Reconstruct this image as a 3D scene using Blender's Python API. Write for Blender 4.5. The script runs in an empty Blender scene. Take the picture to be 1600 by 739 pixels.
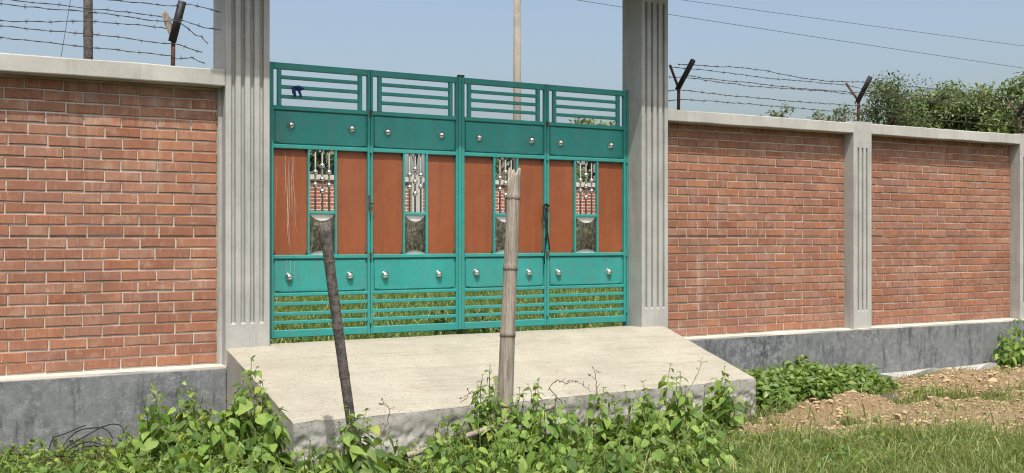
import bpy, math, random
import numpy as np
from mathutils import Vector, Matrix, noise

rnd = random.Random(7)
scene = bpy.context.scene
COL = scene.collection

# ------------------------------------------------------------------ camera
EYE = 1.55
YAW = math.radians(28.474)
FOC = 1600.0                       # focal length in units of the 1600 wide picture
cam_data = bpy.data.cameras.new("camera")
cam_data.sensor_width = 36.0
cam_data.lens = 36.0
cam_data.shift_y = 0.0009
cam_data.clip_end = 2000.0
cam = bpy.data.objects.new("camera", cam_data)
cam.location = (0, 0, EYE)
cam.rotation_euler = (math.radians(90), 0, -YAW)
COL.objects.link(cam)
scene.camera = cam

# ------------------------------------------------------------------ sky and sun
SUN_EL = math.radians(63.2)
SUN_AZ = math.radians(200.0)       # clockwise from +Y
world = bpy.data.worlds.new("World")
scene.world = world
world.use_nodes = True
wn = world.node_tree.nodes
wl = world.node_tree.links
sky = wn.new("ShaderNodeTexSky")
sky.sky_type = 'NISHITA'
sky.sun_disc = False
sky.sun_elevation = SUN_EL
sky.sun_rotation = SUN_AZ
sky.altitude = 0.0
sky.air_density = 1.08
sky.dust_density = 5.5
sky.ozone_density = 0.0
wn["Background"].inputs[1].default_value = 0.15
wl.new(sky.outputs[0], wn["Background"].inputs[0])

sun_data = bpy.data.lights.new("sun", 'SUN')
sun_data.energy = 3.6
sun_data.angle = math.radians(0.53)
sun_data.color = (1.0, 0.955, 0.88)
sun = bpy.data.objects.new("sun", sun_data)
sdir = Vector((math.sin(SUN_AZ) * math.cos(SUN_EL), math.cos(SUN_AZ) * math.cos(SUN_EL), math.sin(SUN_EL)))
sun.rotation_euler = sdir.to_track_quat('Z', 'Y').to_euler()
sun.location = (0, -10, 20)
COL.objects.link(sun)

vs = scene.view_settings
vs.view_transform = 'Standard'
vs.look = 'None'
vs.exposure = 0.43
vs.gamma = 1.0
vs.use_curve_mapping = False
scene.cycles.filter_width = 1.15
scene.cycles.use_denoising = True

# ------------------------------------------------------------------ helpers
def at(u, v, Y):
    """surveyed point: bearing u, height v (1600 x 739 picture), distance Y from the camera's line along the wall"""
    x = Y * math.tan(YAW + math.atan((u - 800.0) / FOC))
    d = x * math.sin(YAW) + Y * math.cos(YAW)
    return Vector((x, Y, EYE - (v - 371.0) * d / FOC))

class MB:
    def __init__(s):
        s.v = []; s.f = []
    def quad(s, a, b, c, d):
        i = len(s.v); s.v += [tuple(a), tuple(b), tuple(c), tuple(d)]; s.f.append((i, i+1, i+2, i+3)); return s
    def tri(s, a, b, c):
        i = len(s.v); s.v += [tuple(a), tuple(b), tuple(c)]; s.f.append((i, i+1, i+2)); return s
    def box(s, x0, x1, y0, y1, z0, z1):
        i = len(s.v)
        s.v += [(x0,y0,z0),(x1,y0,z0),(x1,y1,z0),(x0,y1,z0),(x0,y0,z1),(x1,y0,z1),(x1,y1,z1),(x0,y1,z1)]
        for q in ((0,3,2,1),(4,5,6,7),(0,1,5,4),(1,2,6,5),(2,3,7,6),(3,0,4,7)):
            s.f.append(tuple(i+k for k in q))
        return s
    def cbox(s, x0, x1, y0, y1, z0, z1, c=0.004):
        """box whose front (low y) edges are chamfered"""
        i = len(s.v)
        s.v += [(x0+c,y0,z0+c),(x1-c,y0,z0+c),(x1-c,y0,z1-c),(x0+c,y0,z1-c),
                (x0,y0+c,z0),(x1,y0+c,z0),(x1,y0+c,z1),(x0,y0+c,z1),
                (x0,y1,z0),(x1,y1,z0),(x1,y1,z1),(x0,y1,z1)]
        s.f.append((i, i+1, i+2, i+3))
        for k in range(4):
            n = (k+1) % 4
            s.f.append((i+k, i+4+k, i+4+n, i+n))
            s.f.append((i+4+k, i+8+k, i+8+n, i+4+n))
        s.f.append((i+8, i+11, i+10, i+9))
        return s
    def tube(s, pts, rad, n=6, cap=True):
        pts = [Vector(p) for p in pts]
        if not hasattr(rad, '__len__'):
            rad = [rad] * len(pts)
        base = len(s.v); prev = None
        for k, p in enumerate(pts):
            t = (pts[min(k+1, len(pts)-1)] - pts[max(k-1, 0)])
            if t.length < 1e-9: t = Vector((0,0,1))
            t.normalize()
            ref = Vector((0,0,1)) if abs(t.z) < 0.9 else Vector((1,0,0))
            if prev is not None:
                a = prev - t * prev.dot(t)
                if a.length < 1e-6: a = ref.cross(t)
            else:
                a = ref.cross(t)
            a.normalize(); b = t.cross(a); prev = a
            for j in range(n):
                an = 2*math.pi*j/n
                s.v.append(tuple(p + (a*math.cos(an) + b*math.sin(an)) * rad[k]))
        for k in range(len(pts)-1):
            for j in range(n):
                j2 = (j+1) % n
                s.f.append((base+k*n+j, base+k*n+j2, base+(k+1)*n+j2, base+(k+1)*n+j))
        if cap:
            s.f.append(tuple(base+j for j in reversed(range(n))))
            e = base+(len(pts)-1)*n
            s.f.append(tuple(e+j for j in range(n)))
        return s
    def ball(s, c, r, n=10, m=7, sy=1.0):
        base = len(s.v)
        for i in range(m+1):
            th = math.pi*i/m
            for j in range(n):
                ph = 2*math.pi*j/n
                s.v.append((c[0]+r*math.sin(th)*math.cos(ph), c[1]+sy*r*math.sin(th)*math.sin(ph), c[2]+r*math.cos(th)))
        for i in range(m):
            for j in range(n):
                j2 = (j+1) % n
                s.f.append((base+i*n+j, base+(i+1)*n+j, base+(i+1)*n+j2, base+i*n+j2))
        return s

def mesh_of(mb, name):
    me = bpy.data.meshes.new(name)
    me.from_pydata(mb.v, [], mb.f)
    me.update()
    return me

def inv_of(parent):
    return Matrix.Translation(parent["_o"]).inverted() if "_o" in parent.keys() else Matrix.Identity(4)

EMPTY_AT = {}
def put(name, me, parent=None, loc=None, mat=None, smooth=False):
    o = bpy.data.objects.new(name, me)
    COL.objects.link(o)
    if mat is not None and len(me.materials) == 0:
        me.materials.append(mat)
    if smooth:
        me.polygons.foreach_set("use_smooth", [True]*len(me.polygons))
    if parent is not None:
        o.parent = parent
        if parent in EMPTY_AT:
            o.matrix_parent_inverse = Matrix.Translation(EMPTY_AT[parent]).inverted()
    if loc is not None:
        o.location = loc
    return o

def obj(name, mb, mat, parent=None, smooth=False, bevel=0, seg=2):
    o = put(name, mesh_of(mb, name), parent, None, mat, smooth)
    if bevel:
        m = o.modifiers.new("bevel", 'BEVEL'); m.width = bevel; m.segments = seg; m.limit_method = 'ANGLE'
    return o

def thing(name, loc, label, cat, group=None):
    o = bpy.data.objects.new(name, None)
    o.empty_display_size = 0.1
    COL.objects.link(o)
    o.location = loc
    EMPTY_AT[o] = Vector(loc)
    tag(o, label, cat, group)
    return o

def tag(o, label=None, cat=None, group=None, kind=None):
    if label: o["label"] = label
    if cat: o["category"] = cat
    if group: o["group"] = group
    if kind: o["kind"] = kind
    elif cat: o["kind"] = "thing"
    return o

# ------------------------------------------------------------------ materials
class NT:
    def __init__(s, name):
        s.m = bpy.data.materials.new(name); s.m.use_nodes = True
        s.n = s.m.node_tree.nodes; s.l = s.m.node_tree.links
        s.b = s.n["Principled BSDF"]
        s.tc = None
    def new(s, t, **kw):
        x = s.n.new(t)
        for k, v in kw.items(): setattr(x, k, v)
        return x
    def link(s, a, b): s.l.new(a, b)
    def coord(s, kind="Object", scale=(1,1,1), offs=None):
        if s.tc is None: s.tc = s.new("ShaderNodeTexCoord")
        mp = s.new("ShaderNodeMapping"); mp.inputs["Scale"].default_value = scale
        s.link(s.tc.outputs[kind], mp.inputs["Vector"])
        if offs is not None: s.link(offs, mp.inputs["Location"])
        return mp.outputs[0]
    def pos(s, scale=(1,1,1)):
        g = s.new("ShaderNodeNewGeometry")
        mp = s.new("ShaderNodeMapping"); mp.inputs["Scale"].default_value = scale
        s.link(g.outputs["Position"], mp.inputs["Vector"]); return mp.outputs[0]
    def noise(s, vec, scale, detail=4, rough=0.6, dist=0.0):
        x = s.new("ShaderNodeTexNoise"); x.inputs["Scale"].default_value = scale
        x.inputs["Detail"].default_value = detail; x.inputs["Roughness"].default_value = rough
        x.inputs["Distortion"].default_value = dist
        s.link(vec, x.inputs["Vector"]); return x.outputs["Fac"]
    def voro(s, vec, scale, feature='F1'):
        x = s.new("ShaderNodeTexVoronoi", feature=feature); x.inputs["Scale"].default_value = scale
        s.link(vec, x.inputs["Vector"]); return x.outputs["Distance"]
    def ramp(s, fac, stops):
        x = s.new("ShaderNodeValToRGB"); e = x.color_ramp.elements
        while len(e) < len(stops): e.new(0.5)
        for k, (p, c) in enumerate(stops):
            e[k].position = p
            e[k].color = (c[0], c[1], c[2], 1) if hasattr(c, '__len__') else (c, c, c, 1)
        s.link(fac, x.inputs["Fac"]); return x.outputs["Color"]
    def mix(s, fac, a, b, mode='MIX'):
        x = s.new("ShaderNodeMix", data_type='RGBA', blend_type=mode)
        if isinstance(fac, (int, float)): x.inputs[0].default_value = fac
        else: s.link(fac, x.inputs[0])
        for i, c in ((6, a), (7, b)):
            if hasattr(c, '__len__'): x.inputs[i].default_value = (c[0], c[1], c[2], 1)
            else: s.link(c, x.inputs[i])
        return x.outputs[2]
    def math(s, op, a, b=0.0):
        x = s.new("ShaderNodeMath", operation=op)
        for i, c in ((0, a), (1, b)):
            if isinstance(c, (int, float)): x.inputs[i].default_value = c
            else: s.link(c, x.inputs[i])
        return x.outputs[0]
    def bump(s, h, strength=0.3, dist=0.01):
        x = s.new("ShaderNodeBump"); x.inputs["Strength"].default_value = strength
        x.inputs["Distance"].default_value = dist
        s.link(h, x.inputs["Height"]); s.link(x.outputs[0], s.b.inputs["Normal"])
    def set(s, color=None, rough=None, metal=None, spec=None):
        for k, v in (("Base Color", color), ("Roughness", rough), ("Metallic", metal), ("Specular IOR Level", spec)):
            if v is None: continue
            if isinstance(v, (int, float)): s.b.inputs[k].default_value = v
            elif hasattr(v, '__len__'): s.b.inputs[k].default_value = (v[0], v[1], v[2], 1)
            else: s.link(v, s.b.inputs[k])
        return s.m

def m_concrete(name, c0, c1, stain=0.5, bump=0.35, streak=True):
    t = NT(name); p = t.pos()
    n1 = t.noise(p, 3.0, 6, .65); n2 = t.noise(p, 40, 5, .7); n3 = t.noise(t.pos((9, 9, .7)), 1.6, 5, .7)
    c = t.ramp(n1, [(.3, c0), (.7, c1)])
    c = t.mix(.16, c, t.ramp(n2, [(.3, .45), (.7, 1.0)]), 'MULTIPLY')
    if streak:
        c = t.mix(t.ramp(n3, [(.52, 0), (.72, stain)]), c, tuple(q*.55 for q in c0))
    pt = t.noise(t.pos((1, 1, .8)), 1.1, 4, .55, .4)
    c = t.mix(t.ramp(pt, [(.50, 0), (.56, .28)]), c, tuple(min(1, q*1.12) for q in c1))
    ag = t.noise(t.pos((24, 24, .9)), 1.0, 4, .7)
    c = t.mix(t.ramp(ag, [(.58, 0), (.75, .45*(1 if streak else .3))]), c, tuple(q*.5 for q in c0))
    pits = t.voro(p, 55)
    c = t.mix(t.ramp(pits, [(.05, .55), (.14, 0)]), c, tuple(q*.4 for q in c0))
    t.bump(t.math('ADD', n2, t.math('MULTIPLY', t.noise(p, 110, 3, .6), .25)), bump*.6, .005)
    return t.set(c, .92, 0, .25)

def m_brick(name, lime):
    t = NT(name)
    oi = t.new("ShaderNodeObjectInfo")
    off = t.new("ShaderNodeVectorMath", operation='SCALE'); off.inputs[0].default_value = (37., 11., 53.)
    t.link(oi.outputs["Random"], off.inputs["Scale"])
    v = t.coord("Object", (1,1,1), off.outputs[0])
    base = t.ramp(oi.outputs["Random"], [(0, (.255,.118,.072)), (.18, (.325,.165,.104)), (.36, (.270,.116,.068)), (.52, (.335,.182,.122)),
                                        (.68, (.270,.138,.098)), (.84, (.330,.146,.082)), (1, (.360,.176,.106))])
    vv = t.coord("Object", (34, 1, 5), off.outputs[0])
    st = t.noise(vv, 1.0, 5, .75)
    c = t.mix(t.ramp(st, [(.35, .55), (.62, 0)]), base, t.mix(.5, base, (.12,.05,.035)))
    sm = t.noise(v, 9, 5, .65, .6)
    c = t.mix(t.ramp(sm, [(.54-.14*lime, 0), (.78-.14*lime, .50+.15*lime)]), c, (.44,.345,.275))
    sc = t.noise(t.coord("Object", (60, 1, 9), off.outputs[0]), 1.0, 3, .6)
    c = t.mix(t.ramp(sc, [(.60-.08*lime, 0), (.76-.08*lime, .5)]), c, (.52,.42,.35))
    dk = t.noise(t.pos(), 2.2, 4, .6)
    c = t.mix(t.ramp(dk, [(.45, 0), (.75, .45)]), c, (.17,.075,.055))
    run = t.noise(t.pos((5.5, 1, .55)), 1.1, 6, .7)
    c = t.mix(t.ramp(run, [(.56, 0), (.72, .42)]), c, (.44,.36,.29))
    gr = t.noise(t.pos((1.2, 1, 1.6)), 1.9, 6, .72)
    c = t.mix(t.ramp(gr, [(.54, 0), (.70, .40)]), c, (.115,.07,.05))
    t.bump(t.math('ADD', st, t.noise(v, 80, 4, .7)), .5, .005)
    return t.set(c, .9, 0, .2)

def m_paint(name, col, dirt, rough=.42, rust=0.0):
    t = NT(name); p = t.pos()
    n = t.noise(p, 2.4, 5, .6); n2 = t.noise(t.pos((14, 14, 1.2)), 1.5, 5, .7)
    c = t.mix(t.ramp(n, [(.35, 0), (.75, .45)]), col, tuple(q*.72 for q in col))
    c = t.mix(t.ramp(n2, [(.46, 0), (.72, .5)]), c, dirt)
    fade = t.noise(t.pos((2.2, 2.2, .6)), 1.3, 4, .6)
    c = t.mix(t.ramp(fade, [(.50, 0), (.72, .30)]), c, tuple(min(1, q*1.35+.03) for q in col))
    sp = t.noise(p, 38, 4, .6)
    c = t.mix(t.ramp(sp, [(.70, 0), (.76, .6)]), c, dirt)
    if rust:
        r = t.noise(p, 11, 6, .7, .5)
        c = t.mix(t.ramp(r, [(.62, 0), (.70, rust)]), c, (.10,.05,.03))
    w = t.noise(p, 5, 3, .5)
    t.bump(t.math('ADD', w, t.math('MULTIPLY', t.noise(p, 14, 3, .5), .25)), .22, .03)
    return t.set(c, t.ramp(n, [(.3, rough-.08), (.7, rough+.18)]), 0, .4)

def m_leaf(name, c0, c1, c2, island=False, trans=.35, rough=.45):
    t = NT(name)
    if island:
        g = t.new("ShaderNodeNewGeometry"); r = g.outputs["Random Per Island"]
    else:
        g = t.new("ShaderNodeObjectInfo"); r = g.outputs["Random"]
    c = t.ramp(r, [(0, c0), (.5, c1), (.97, c2), (.99, (c2[0]*1.1, c2[1]*.85, c2[2]*.7))])
    n = t.noise(t.pos(), 14, 3, .6)
    c = t.mix(t.ramp(n, [(.4, 0), (.7, .35)]), c, tuple(q*.6 for q in c0))
    if not island:
        w = t.new("ShaderNodeTexWave"); w.inputs["Scale"].default_value = 5.5
        w.inputs["Distortion"].default_value = 1.2
        w.bands_direction = 'Y'
        t.link(t.coord("Object", (0.35, 1, 1)), w.inputs["Vector"])
        t.bump(w.outputs["Fac"], .25, .02)
    t.set(c, rough, 0, .35)
    tr = t.new("ShaderNodeBsdfTranslucent")
    t.link(t.mix(.6, c, (c2[0]*1.5, c2[1]*1.45, c2[2]*.6)), tr.inputs["Color"])
    ms = t.new("ShaderNodeMixShader"); ms.inputs[0].default_value = trans
    t.link(t.b.outputs[0], ms.inputs[1]); t.link(tr.outputs[0], ms.inputs[2])
    t.link(ms.outputs[0], t.n["Material Output"].inputs["Surface"])
    return t.m

def m_flat(name, col, rough=.7, metal=0, var=.3, scale=20, spec=.3):
    t = NT(name); p = t.pos()
    n = t.noise(p, scale, 5, .65)
    c = t.mix(t.ramp(n, [(.3, 0), (.75, 1)]), tuple(q*(1-var) for q in col), tuple(min(1, q*(1+var)) for q in col))
    t.bump(n, .15, .004)
    return t.set(c, rough, metal, spec)

M = {}
M['brick'] = m_brick('brick_clay', 0)
M['brick_limed'] = m_brick('limed_brick_clay', .4)
M['mortar'] = m_concrete("mortar_sand", (.38,.345,.30), (.53,.49,.43), .2, .7, False)
M['concrete'] = m_concrete("pillar_concrete", (.305,.310,.292), (.415,.422,.402), .55, .45)
M['coping'] = m_concrete("coping_concrete", (.345,.345,.317), (.44,.44,.410), .3, .3)
M['ledge'] = m_concrete("ledge_cement", (.44,.415,.36), (.54,.51,.45), .15, .3, False)
M['ramp_face'] = m_concrete('broken_ramp_face', (.27,.265,.245), (.40,.395,.365), .4, 1.0)
def add_cracks(m):
    nt = m.node_tree; n = nt.nodes; l = nt.links; b = n["Principled BSDF"]
    g = n.new("ShaderNodeNewGeometry"); nz = n.new("ShaderNodeTexNoise"); nz.inputs["Scale"].default_value = 6
    l.new(g.outputs["Position"], nz.inputs["Vector"])
    ad = n.new("ShaderNodeMix"); ad.data_type = 'RGBA'; ad.inputs[0].default_value = .12
    l.new(g.outputs["Position"], ad.inputs[6]); l.new(nz.outputs["Color"], ad.inputs[7])
    v = n.new("ShaderNodeTexVoronoi"); v.feature = 'DISTANCE_TO_EDGE'; v.inputs["Scale"].default_value = 17
    l.new(ad.outputs[2], v.inputs["Vector"])
    r_ = n.new("ShaderNodeValToRGB"); r_.color_ramp.elements[0].position = .0; r_.color_ramp.elements[1].position = .05
    r_.color_ramp.elements[0].color = (.22, .22, .22, 1); l.new(v.outputs["Distance"], r_.inputs[0])
    mx = n.new("ShaderNodeMix"); mx.data_type = 'RGBA'; mx.blend_type = 'MULTIPLY'; mx.inputs[0].default_value = .45
    src = b.inputs["Base Color"].links[0].from_socket
    l.new(src, mx.inputs[6]); l.new(r_.outputs[0], mx.inputs[7]); l.new(mx.outputs[2], b.inputs["Base Color"])
    return m
add_cracks(M['ramp_face'])
M['rough'] = m_concrete("ramp_edge_concrete", (.30,.29,.265), (.42,.41,.37), .4, .8)

def m_plinth():
    t = NT("plinth_bitumen"); p = t.pos()
    n1 = t.noise(p, 1.3, 4, .6); n2 = t.noise(p, 16, 8, .78); n3 = t.noise(t.pos((6, 6, 1.2)), 2.2, 6, .75)
    c = t.ramp(n2, [(.36, (.028,.034,.040)), (.50, (.105,.116,.126)), (.62, (.26,.275,.28))])
    c = t.mix(t.ramp(n1, [(.34, .1), (.56, .68)]), c, (.185,.198,.205))
    c = t.mix(t.ramp(n3, [(.52, 0), (.66, .7)]), c, (.04,.045,.05))
    f = t.noise(p, 60, 4, .7)
    c = t.mix(t.ramp(f, [(.62, 0), (.72, .6)]), c, (.36,.36,.34))
    t.bump(t.math('ADD', n2, f), .5, .006)
    return t.set(c, .8, 0, .3)
M['plinth'] = m_plinth()

def m_slab():
    t = NT("ramp_concrete"); p = t.pos()
    n1 = t.noise(p, 1.6, 5, .6); n2 = t.noise(t.pos((3, 30, 30)), 1.5, 5, .7); n3 = t.noise(p, 50, 5, .7)
    c = t.ramp(n1, [(.32, (.290,.276,.224)), (.68, (.365,.350,.290))])
    c = t.mix(t.ramp(n2, [(.45, 0), (.72, .45)]), c, (.225,.212,.178))
    c = t.mix(t.ramp(n3, [(.56, 0), (.68, .6)]), c, (.20,.188,.158))
    dm = t.noise(p, 3.5, 6, .7, .5)
    c = t.mix(t.ramp(dm, [(.54, 0), (.70, .42)]), c, (.235,.205,.155))
    tw = t.noise(t.pos((.35, 7, 7)), 1.6, 3, .5)
    c = t.mix(t.ramp(tw, [(.55, 0), (.60, .22), (.66, 0)]), c, (.16,.15,.13))
    v = t.voro(p, 26)
    c = t.mix(t.ramp(v, [(.09, .85), (.17, 0)]), c, (.11,.10,.085))
    t.bump(t.math('ADD', n3, t.math('MULTIPLY', n2, 1.2)), .6, .008)
    return t.set(c, .95, 0, .15)
M['slab'] = m_slab()
M['teal'] = m_paint("teal_enamel", (.028,.258,.232), (.10,.16,.15), .40, .25)
M['orange'] = m_paint("rust_orange_enamel", (.235,.070,.025), (.12,.046,.026), .46)
M['steel'] = m_flat("polished_steel", (.72,.70,.66), .22, 1.0, .08, 30)
M['pale_reflection'] = m_flat("painted_pale_reflection", (.74,.73,.70), .4, .25, .12, 24)  # pale sky and ramp reflections of the mirror plates, painted as colour
M['rod'] = m_flat('tarnished_steel_rod', (.20,.195,.18), .5, .5, .35, 60)
M['rust'] = m_flat("rusty_iron", (.085,.045,.032), .85, 0, .6, 60)
M['black'] = m_flat("black_pipe", (.018,.017,.017), .55, 0, .4, 40)
M['wire'] = m_flat("weathered_wire", (.075,.07,.065), .6, .4, .4, 30)
M['bamboo_dark'] = m_flat("dark_weathered_bamboo", (.095,.085,.078), .85, 0, .75, 34)
M['cloth'] = m_flat("blue_cloth", (.012,.045,.15), .9, 0, .4, 40)
M['cord'] = m_flat("black_cord", (.015,.015,.015), .7, 0, .3, 60)
M['drip'] = m_flat("dried_cement_drip", (.46,.38,.31), .9, 0, .3, 50)

def m_bamboo():
    t = NT("grey_weathered_bamboo")
    st = t.noise(t.pos((30, 30, 1.6)), 2.2, 6, .75)
    n = t.noise(t.pos(), 5, 5, .6)
    c = t.ramp(st, [(.34, (.10,.085,.07)), (.5, (.27,.24,.20)), (.68, (.37,.335,.285))])
    c = t.mix(t.ramp(n, [(.45, 0), (.75, .6)]), c, (.20,.17,.14))
    t.bump(st, .5, .006)
    return t.set(c, .85, 0, .25)
M['bamboo'] = m_bamboo()
def m_plate():  # dark ground and tree reflections of a polished plate, painted into its colour
    t = NT("painted_reflection_plate")
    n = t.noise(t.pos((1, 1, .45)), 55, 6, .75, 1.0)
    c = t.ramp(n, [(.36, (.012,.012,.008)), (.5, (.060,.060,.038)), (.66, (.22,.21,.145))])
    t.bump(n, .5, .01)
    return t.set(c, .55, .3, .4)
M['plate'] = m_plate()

M['leaf'] = m_leaf("broad_leaf", (.050,.115,.020), (.155,.270,.050), (.300,.420,.10))
M['leaf2'] = m_leaf("olive_leaf", (.070,.120,.028), (.115,.180,.042), (.17,.23,.065))
M['stem'] = m_flat("green_stem", (.15,.19,.06), .7, 0, .4, 30)
M['stem_dry'] = m_flat("dry_twig", (.16,.11,.07), .85, 0, .4, 30)
M['cover'] = m_leaf("ground_cover_leaf", (.055,.118,.024), (.125,.215,.046), (.22,.31,.085), True)
M['lowleaf'] = m_leaf("low_weed_leaf", (.06,.115,.020), (.11,.19,.034), (.21,.27,.06), True)
M['grass'] = m_leaf("grass_blade", (.050,.110,.020), (.140,.220,.050), (.38,.40,.18), True, .3)
M['coarse'] = m_leaf('coarse_grass_blade', (.10,.16,.035), (.20,.25,.08), (.42,.40,.22), True, .3)
M['field'] = m_leaf("field_grass_blade", (.045,.100,.018), (.115,.195,.042), (.27,.31,.11), True, .3)
M['tree'] = m_leaf("tree_leaf", (.045,.085,.028), (.115,.175,.058), (.205,.255,.098), True, .25, .5)
M['tree_pale'] = m_leaf("pale_tree_leaf", (.05,.085,.035), (.09,.135,.055), (.15,.19,.09), True, .3, .5)
M['bark'] = m_flat("bark", (.12,.095,.07), .9, 0, .4, 12)
M['pole'] = m_concrete("pole_concrete", (.20,.18,.15), (.27,.245,.205), .4, .3)

def m_ground():
    t = NT("earth"); p = t.pos()
    a = t.new("ShaderNodeAttribute"); a.attribute_name = "soil"
    n1 = t.noise(p, 2.5, 6, .65); n2 = t.noise(p, 26, 6, .7); n3 = t.noise(p, 90, 4, .7)
    soil = t.ramp(n2, [(.30, (.15,.105,.058)), (.46, (.35,.262,.155)), (.66, (.48,.385,.250))])
    soil = t.mix(t.ramp(n1, [(.4, 0), (.7, .6)]), soil, (.35,.235,.135))
    turf = t.ramp(n2, [(.3, (.035,.045,.018)), (.7, (.10,.105,.045))])
    turf = t.mix(t.ramp(n1, [(.5, 0), (.72, .6)]), turf, (.17,.135,.08))
    c = t.mix(a.outputs["Fac"], turf, soil)
    c = t.mix(t.ramp(n3, [(.62, 0), (.75, .5)]), c, (.10,.075,.05))
    t.bump(t.math('ADD', n2, n3), 1.0, .035)
    return t.set(c, .97, 0, .1)
M['ground'] = m_ground()
M['clod'] = m_concrete("soil_clod", (.32,.235,.135), (.46,.36,.225), .2, .9, False)
M['stone'] = m_concrete("dark_stone", (.06,.055,.05), (.12,.11,.10), .2, .5, False)

def m_backwall():
    t = NT("far_brickwork")
    tcn = t.new("ShaderNodeNewGeometry")
    sp = t.new("ShaderNodeSeparateXYZ"); t.link(tcn.outputs["Position"], sp.inputs[0])
    cb = t.new("ShaderNodeCombineXYZ"); t.link(sp.outputs[0], cb.inputs[0]); t.link(sp.outputs[2], cb.inputs[1])
    b = t.new("ShaderNodeTexBrick"); b.inputs["Scale"].default_value = 1.0
    b.inputs["Brick Width"].default_value = .254; b.inputs["Row Height"].default_value = .08
    b.inputs["Mortar Size"].default_value = .009; b.inputs["Bias"].default_value = .1
    b.inputs["Color1"].default_value = (.36,.12,.07,1); b.inputs["Color2"].default_value = (.26,.09,.06,1)
    b.inputs["Mortar"].default_value = (.55,.50,.44,1)
    t.link(cb.outputs[0], b.inputs["Vector"])
    t.bump(b.outputs["Fac"], .4, -.01)
    return t.set(b.outputs["Color"], .9, 0, .2)
M['backwall'] = m_backwall()

# ------------------------------------------------------------------ terrain
MOUNDS = [(5.30,5.95,.18,.12),(6.29,6.20,.30,.12),(6.75,6.42,.32,.13),(7.05,6.50,.28,.11),
          (7.2,6.15,.35,.07),(8.2,6.75,.30,.10),(8.96,6.98,.40,.16),(9.4,6.72,.38,.13),(9.9,6.75,.40,.15),
          (6.9,5.55,.35,.06),(7.5,5.6,.35,.07),(6.95,4.95,.22,.08),(6.24,5.55,.30,.06),(10.4,6.9,.4,.12),(7.9,6.2,.35,.05)]
SOIL = [(5.30,5.93,.20,.9),(5.65,6.00,.22,.9),(6.05,6.12,.28,.95),(6.4,6.2,.35,1),(6.8,6.42,.36,1),(7.1,6.48,.3,1),(7.0,5.95,.45,.9),
        (6.4,5.62,.38,.9),(6.9,5.5,.45,1),(7.5,5.55,.5,1),(8.1,5.6,.5,.9),(6.95,4.95,.22,.9),(8.2,6.72,.35,.9),(8.96,6.95,.45,1),
        (9.4,6.7,.45,1),(9.9,6.75,.5,1),(10.5,6.9,.5,.9),(7.75,5.95,.35,.7),(8.8,5.7,.5,.8),(5.9,5.85,.3,.8),(8.6,7.55,.35,.55),(9.6,7.65,.5,.7),(10.4,7.6,.5,.6),(9.4,6.1,.4,.5)]

def soil_at(x, y):
    if y > 7.9: return 0.0
    s = 0.0
    for cx, cy, r, a in SOIL:
        d2 = ((x-cx)/(r*1.25))**2 + ((y-cy)/r)**2
        if d2 < 6: s = max(s, .92*a*math.exp(-d2*.7)) if d2 > .4 else max(s, a*.88)
    if s > 0.02:
        s += .50*noise.noise(Vector((x*2.6, y*4.2, 1.7))) + .3*noise.noise(Vector((x*9, y*11, 5.2)))
    return max(0.0, min(1.0, (s-.32)*3.2))

def soil_relief(x, y, s):
    if s <= 0: return 0.0
    v = noise.voronoi(Vector((x*9+.5*noise.noise(Vector((x*4, y*4, 0))), y*11, 1.3)))[0]
    a = .085*max(0, .5-v[0]) + .034*abs(noise.noise(Vector((x*14, y*14, 3)))) + .034*abs(noise.noise(Vector((x*31, y*31, 8)))) + .03*noise.noise(Vector((x*3.5, y*4.5, 6)))
    return s*a

def ground_z(x, y):
    n = noise.noise(Vector((x*.9, y*.9, .3)))
    n2 = noise.noise(Vector((x*4.2, y*4.2, 9.3)))
    k = min(1.0, max(0.0, (y-7.95)/.10))
    lo = .045 + .03*n + .012*n2
    if 0 < x < 13 and 4 < y < 8:
        for cx, cy, r, h in MOUNDS:
            d2 = ((x-cx)/r)**2 + ((y-cy)/(r*.8))**2
            if d2 < 8: lo += .62*h*math.exp(-d2*1.1)
    hi = .30 + .03*n + .01*n2
    if y > 24: hi -= min(.25, (y-24)*.05)
    return lo*(1-k) + hi*k

def axis(lo, hi, step, far, ratio=1.35):
    a = list(np.arange(lo, hi+1e-6, step))
    s = step; v = hi
    while v < far: s *= ratio; v += s; a.append(v)
    s = step; v = lo; pre = []
    while v > -far: s *= ratio; v -= s; pre.append(v)
    return list(reversed(pre)) + a
gx = axis(4.6, 11.2, .021, 600)
gx = [q for q in axis(-1.0, 4.55, .06, 600) if q < 4.58] + [q for q in gx if q >= 4.6]
gy = [q for q in axis(4.2, 7.9, .019, 600) if q <= 7.93] + [7.95, 8.0, 8.05] + [q for q in axis(8.15, 10, .1, 600) if q >= 8.15]
gv = []; gs = []
for y in gy:
    for x in gx:
        s = soil_at(x, y) if (4.4 < x < 12 and 4 < y < 8) else 0.0
        z = ground_z(x, y)
        z += soil_relief(x, y, s)
        gv.append((x, y, z)); gs.append(s)
nx = len(gx)
gf = [(j*nx+i, j*nx+i+1, (j+1)*nx+i+1, (j+1)*nx+i) for j in range(len(gy)-1) for i in range(nx-1)]
gme = bpy.data.meshes.new("ground"); gme.from_pydata(gv, [], gf)
att = gme.attributes.new("soil", 'FLOAT', 'POINT'); att.data.foreach_set("value", gs)
g_o = put("ground", gme, None, None, M['ground'], True); tag(g_o, kind="structure")

# ------------------------------------------------------------------ walls
YB = 8.018        # brick face
YF = 7.88         # coping and pillar face
YP = 7.85         # plinth face
COURSE = .0806
ZP = .575

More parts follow.
